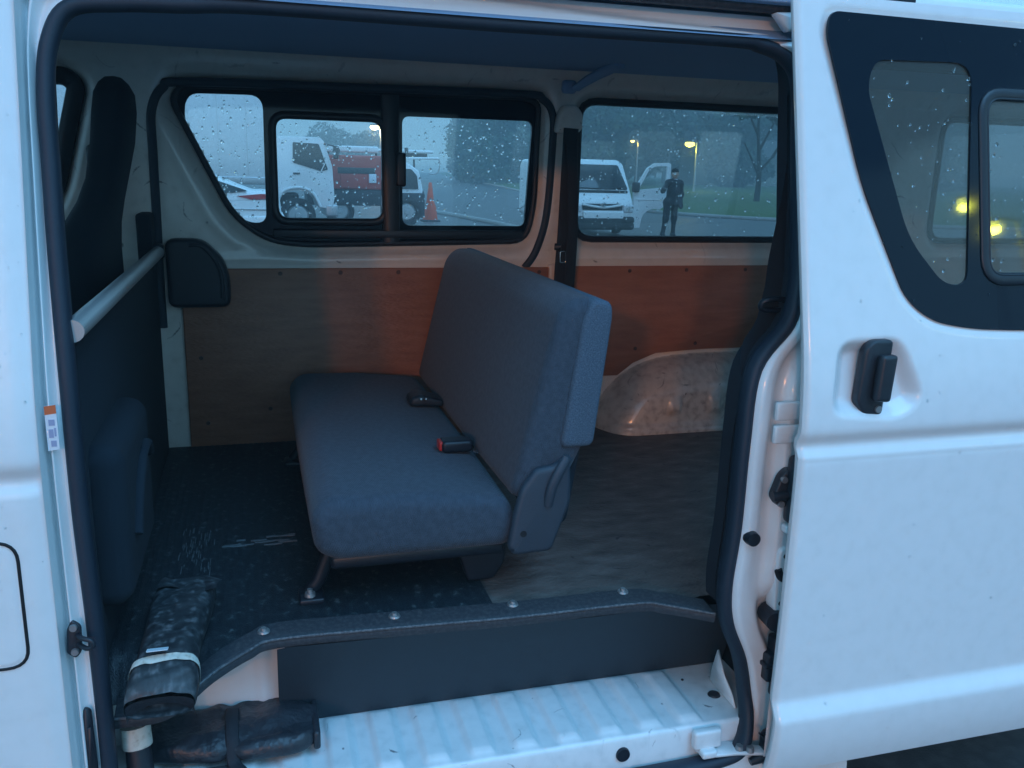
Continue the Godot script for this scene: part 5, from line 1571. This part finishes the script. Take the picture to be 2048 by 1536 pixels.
func house():
	var t := thing("house", "low cream house with a dark roof behind the bare tree", "house", Vector3(61.5, 0.3, -103))
	part("wall", rbox(Vector3(54.5, 0.2, -108), Vector3(70, 4.0, -99.5), 0.02), M.wall_far, t)
	part("roof", ext(PackedVector2Array([Vector2(-109.2, 3.95), Vector2(-103.8, 6.2), Vector2(-98.4, 3.95)]), 53.8, 70.7, 0.0, 1, Transform3D(Basis(Vector3(0, 0, 1), Vector3(0, 1, 0), Vector3(1, 0, 0)), Vector3.ZERO)), M.roof_far, t)
	for x in [56.6, 61.4, 66.2]:
		var w := part("window", rbox(Vector3(x, 2.0, -99.53), Vector3(x + 1.5, 3.4, -99.42), 0.01), M.white_far, t)
		part("pane", rbox(Vector3(x + 0.12, 2.12, -99.44), Vector3(x + 1.38, 3.28, -99.39), 0.005), M.lamp_lens, w)

# ---- trees
func leaf_mass(lobes: Array, count: int, size: float, base: Color, sd_: int) -> ArrayMesh:
	var r := RandomNumberGenerator.new()
	r.seed = sd_
	var v := PackedVector3Array()
	var nn := PackedVector3Array()
	var cc := PackedColorArray()
	var total := 0.0
	for l in lobes:
		total += l[1].x * l[1].y
	for l in lobes:
		var c: Vector3 = l[0]
		var e: Vector3 = l[1]
		var k := int(count * e.x * e.y / total)
		var tint := r.randf_range(0.75, 1.25)
		for i in k:
			var d := Vector3(r.randfn(), r.randfn(), r.randfn()).normalized()
			var p := c + d * e * (0.55 + 0.5 * pow(r.randf(), 0.6))
			var q := Vector3(r.randfn(), r.randfn(), r.randfn()).normalized()
			var s := q.cross(Vector3(r.randfn(), r.randfn(), r.randfn())).normalized()
			var z := size * r.randf_range(0.6, 1.4)
			var col := base * tint * r.randf_range(0.7, 1.3)
			var a := p - s * z * 0.5
			var b := p + q.cross(s) * z * 0.45
			var f := p + s * z * 0.6
			var g := p - q.cross(s) * z * 0.45
			for w in [a, b, f, a, f, g]:
				v.append(w)
				cc.append(Color(col.r, col.g, col.b))
			var fn := -(b - a).cross(f - a).normalized()
			for w in 6:
				nn.append(fn)
	var arr := []
	arr.resize(Mesh.ARRAY_MAX)
	arr[Mesh.ARRAY_VERTEX] = v
	arr[Mesh.ARRAY_NORMAL] = nn
	arr[Mesh.ARRAY_COLOR] = cc
	var m := ArrayMesh.new()
	m.add_surface_from_arrays(Mesh.PRIMITIVE_TRIANGLES, arr)
	return m

func tree(at: Vector3, h: float, w: float, leaves: int, base: Color, sd_: int, label: String, group: String):
	at = Vector3(at.x * 1.5, 0.3, -1.5 * (absf(at.z) + 1.5) + 1.5)
	h = 1.62 + (h - 1.62) * 1.5
	w *= 1.5
	var r := RandomNumberGenerator.new()
	r.seed = sd_ * 31 + 5
	var t := thing("leafy_tree", label, "tree", at, group)
	var top := h * 0.62
	var trunk := [sweep(catmull([at, at + Vector3(r.randf_range(-0.1, 0.1), h * 0.2, 0), at + Vector3(r.randf_range(-0.3, 0.3), h * 0.42, 0.1), at + Vector3(r.randf_range(-0.4, 0.4), top, 0)], false, 4), circle(1, 1, 9), false, Vector3.BACK, Array(range(13)).map(func(i): return h * 0.028 * (1.0 - 0.055 * i)))]
	var lobes := []
	for i in 18:
		var a := r.randf() * TAU
		var y := r.randf_range(0.13, 0.88)
		var rad := w * sin(clampf(y * 1.1, 0.0, 1.0) * PI * 0.85 + 0.35) * r.randf_range(0.35, 0.7)
		var c := at + Vector3(cos(a) * rad, h * y, sin(a) * rad * 0.8)
		var e := w * r.randf_range(0.26, 0.46)
		lobes.append([c, Vector3(e * 1.15, e * r.randf_range(0.6, 0.95), e)])
		trunk.append(tube(at + Vector3(0, h * clampf(y - 0.25, 0.12, 0.55), 0), c, h * 0.011, h * 0.004, 6))
	part("trunk", join(trunk), M.bark, t)
	part("crown", leaf_mass(lobes, leaves * 2, h * 0.043, base, sd_), M.leaf, t)

func trees():
	var dark := Color(0.040, 0.082, 0.046)
	var mid := Color(0.058, 0.110, 0.052)
	var g := "trees beyond the grass"
	tree(Vector3(7.3, 0, -92), 5.0, 3.2, 3600, dark, 3, "low round tree on the skyline above the truck cab", g)
	tree(Vector3(11.5, 0, -95), 4.6, 3.4, 3600, dark, 4, "low spreading tree beneath the warm white street lamp", g)
	tree(Vector3(19.6, 0, -76), 7.2, 3.6, 5200, dark, 5, "leftmost tree of the dark wood, at the end of the road", g)
	tree(Vector3(17.6, 0, -58), 6.6, 3.4, 5200, mid, 6, "tree standing over the road bend, just right of the leftmost", g)
	tree(Vector3(22.4, 0, -58), 8.6, 4.2, 6000, dark, 7, "tree filling the right edge of the sliding window", g)
	tree(Vector3(16.4, 0, -64), 5.2, 3.0, 4200, mid, 16, "smaller rounded tree at the left end of the wood, nearest the road", g)
	tree(Vector3(21.0, 0, -70), 8.8, 4.2, 5200, mid, 17, "tree filling the gap between the two trees at the road bend", g)
	tree(Vector3(28.6, 0, -74), 11.5, 5.0, 6000, mid, 18, "tree behind the roof of the white van, half hidden", g)
	tree(Vector3(26.2, 0, -60), 10.5, 4.6, 6500, dark, 8, "tall dark tree directly behind the white van", g)
	tree(Vector3(30.8, 0, -68), 11.5, 5.0, 6500, dark, 9, "tall dark tree behind the open van door", g)
	tree(Vector3(36.2, 0, -74), 12.5, 5.4, 6500, mid, 10, "tall tree behind the yellow park lamp", g)
	tree(Vector3(33.8, 0, -57), 9.4, 4.0, 5200, dark, 11, "tree between the yellow park lamp and the house", g)
	tree(Vector3(43.0, 0, -79), 14.0, 6.0, 7000, mid, 12, "tall tree rising behind the cream house", g)
	tree(Vector3(51.0, 0, -76), 13.0, 5.6, 6500, mid, 13, "tree at the right end of the cream house", g)
	tree(Vector3(46.0, 0, -58), 9.0, 4.0, 5200, dark, 14, "tree in front of the right end of the house", g)
	tree(Vector3(56.0, 0, -64), 12.0, 5.4, 6000, mid, 15, "tree seen through the glass of the sliding door", g)
	# bare forked tree in front of the house
	var c := Vector3(24.6, 0, -39)
	var t := thing("bare_tree", "thin forked tree with few leaves standing on the grass field", "tree", c)
	var tr := [sweep(catmull([c, c + Vector3(0.05, 1.3, 0), c + Vector3(-0.1, 2.4, 0.1), c + Vector3(-0.25, 4.2, 0), c + Vector3(-0.2, 6.4, 0.1)], false, 4), circle(1, 1, 9), false, Vector3.BACK, Array(range(17)).map(func(i): return 0.17 * (1.0 - 0.05 * i)))]
	for b in [[Vector3(0, 1.7, 0), Vector3(-1.0, 3.2, 0.1)], [Vector3(0, 1.8, 0), Vector3(1.1, 3.0, 0)], [Vector3(-0.12, 2.9, 0.1), Vector3(0.8, 4.8, 0.2)], [Vector3(-0.2, 3.6, 0), Vector3(-1.2, 5.2, 0)], [Vector3(0.7, 2.55, 0), Vector3(1.9, 4.6, 0.1)]]:
		tr.append(tube(c + b[0], c + b[1], 0.08, 0.035, 7))
	part("trunk", join(tr), M.bark, t)
	part("crown", leaf_mass([[c + Vector3(-1.0, 5.3, 0), Vector3(1.3, 0.9, 1.0)], [c + Vector3(1.2, 5.2, 0), Vector3(1.4, 1.0, 1.0)], [c + Vector3(0, 6.4, 0), Vector3(1.6, 1.0, 1.2)]], 1500, 0.3, mid, 40), M.leaf, t)
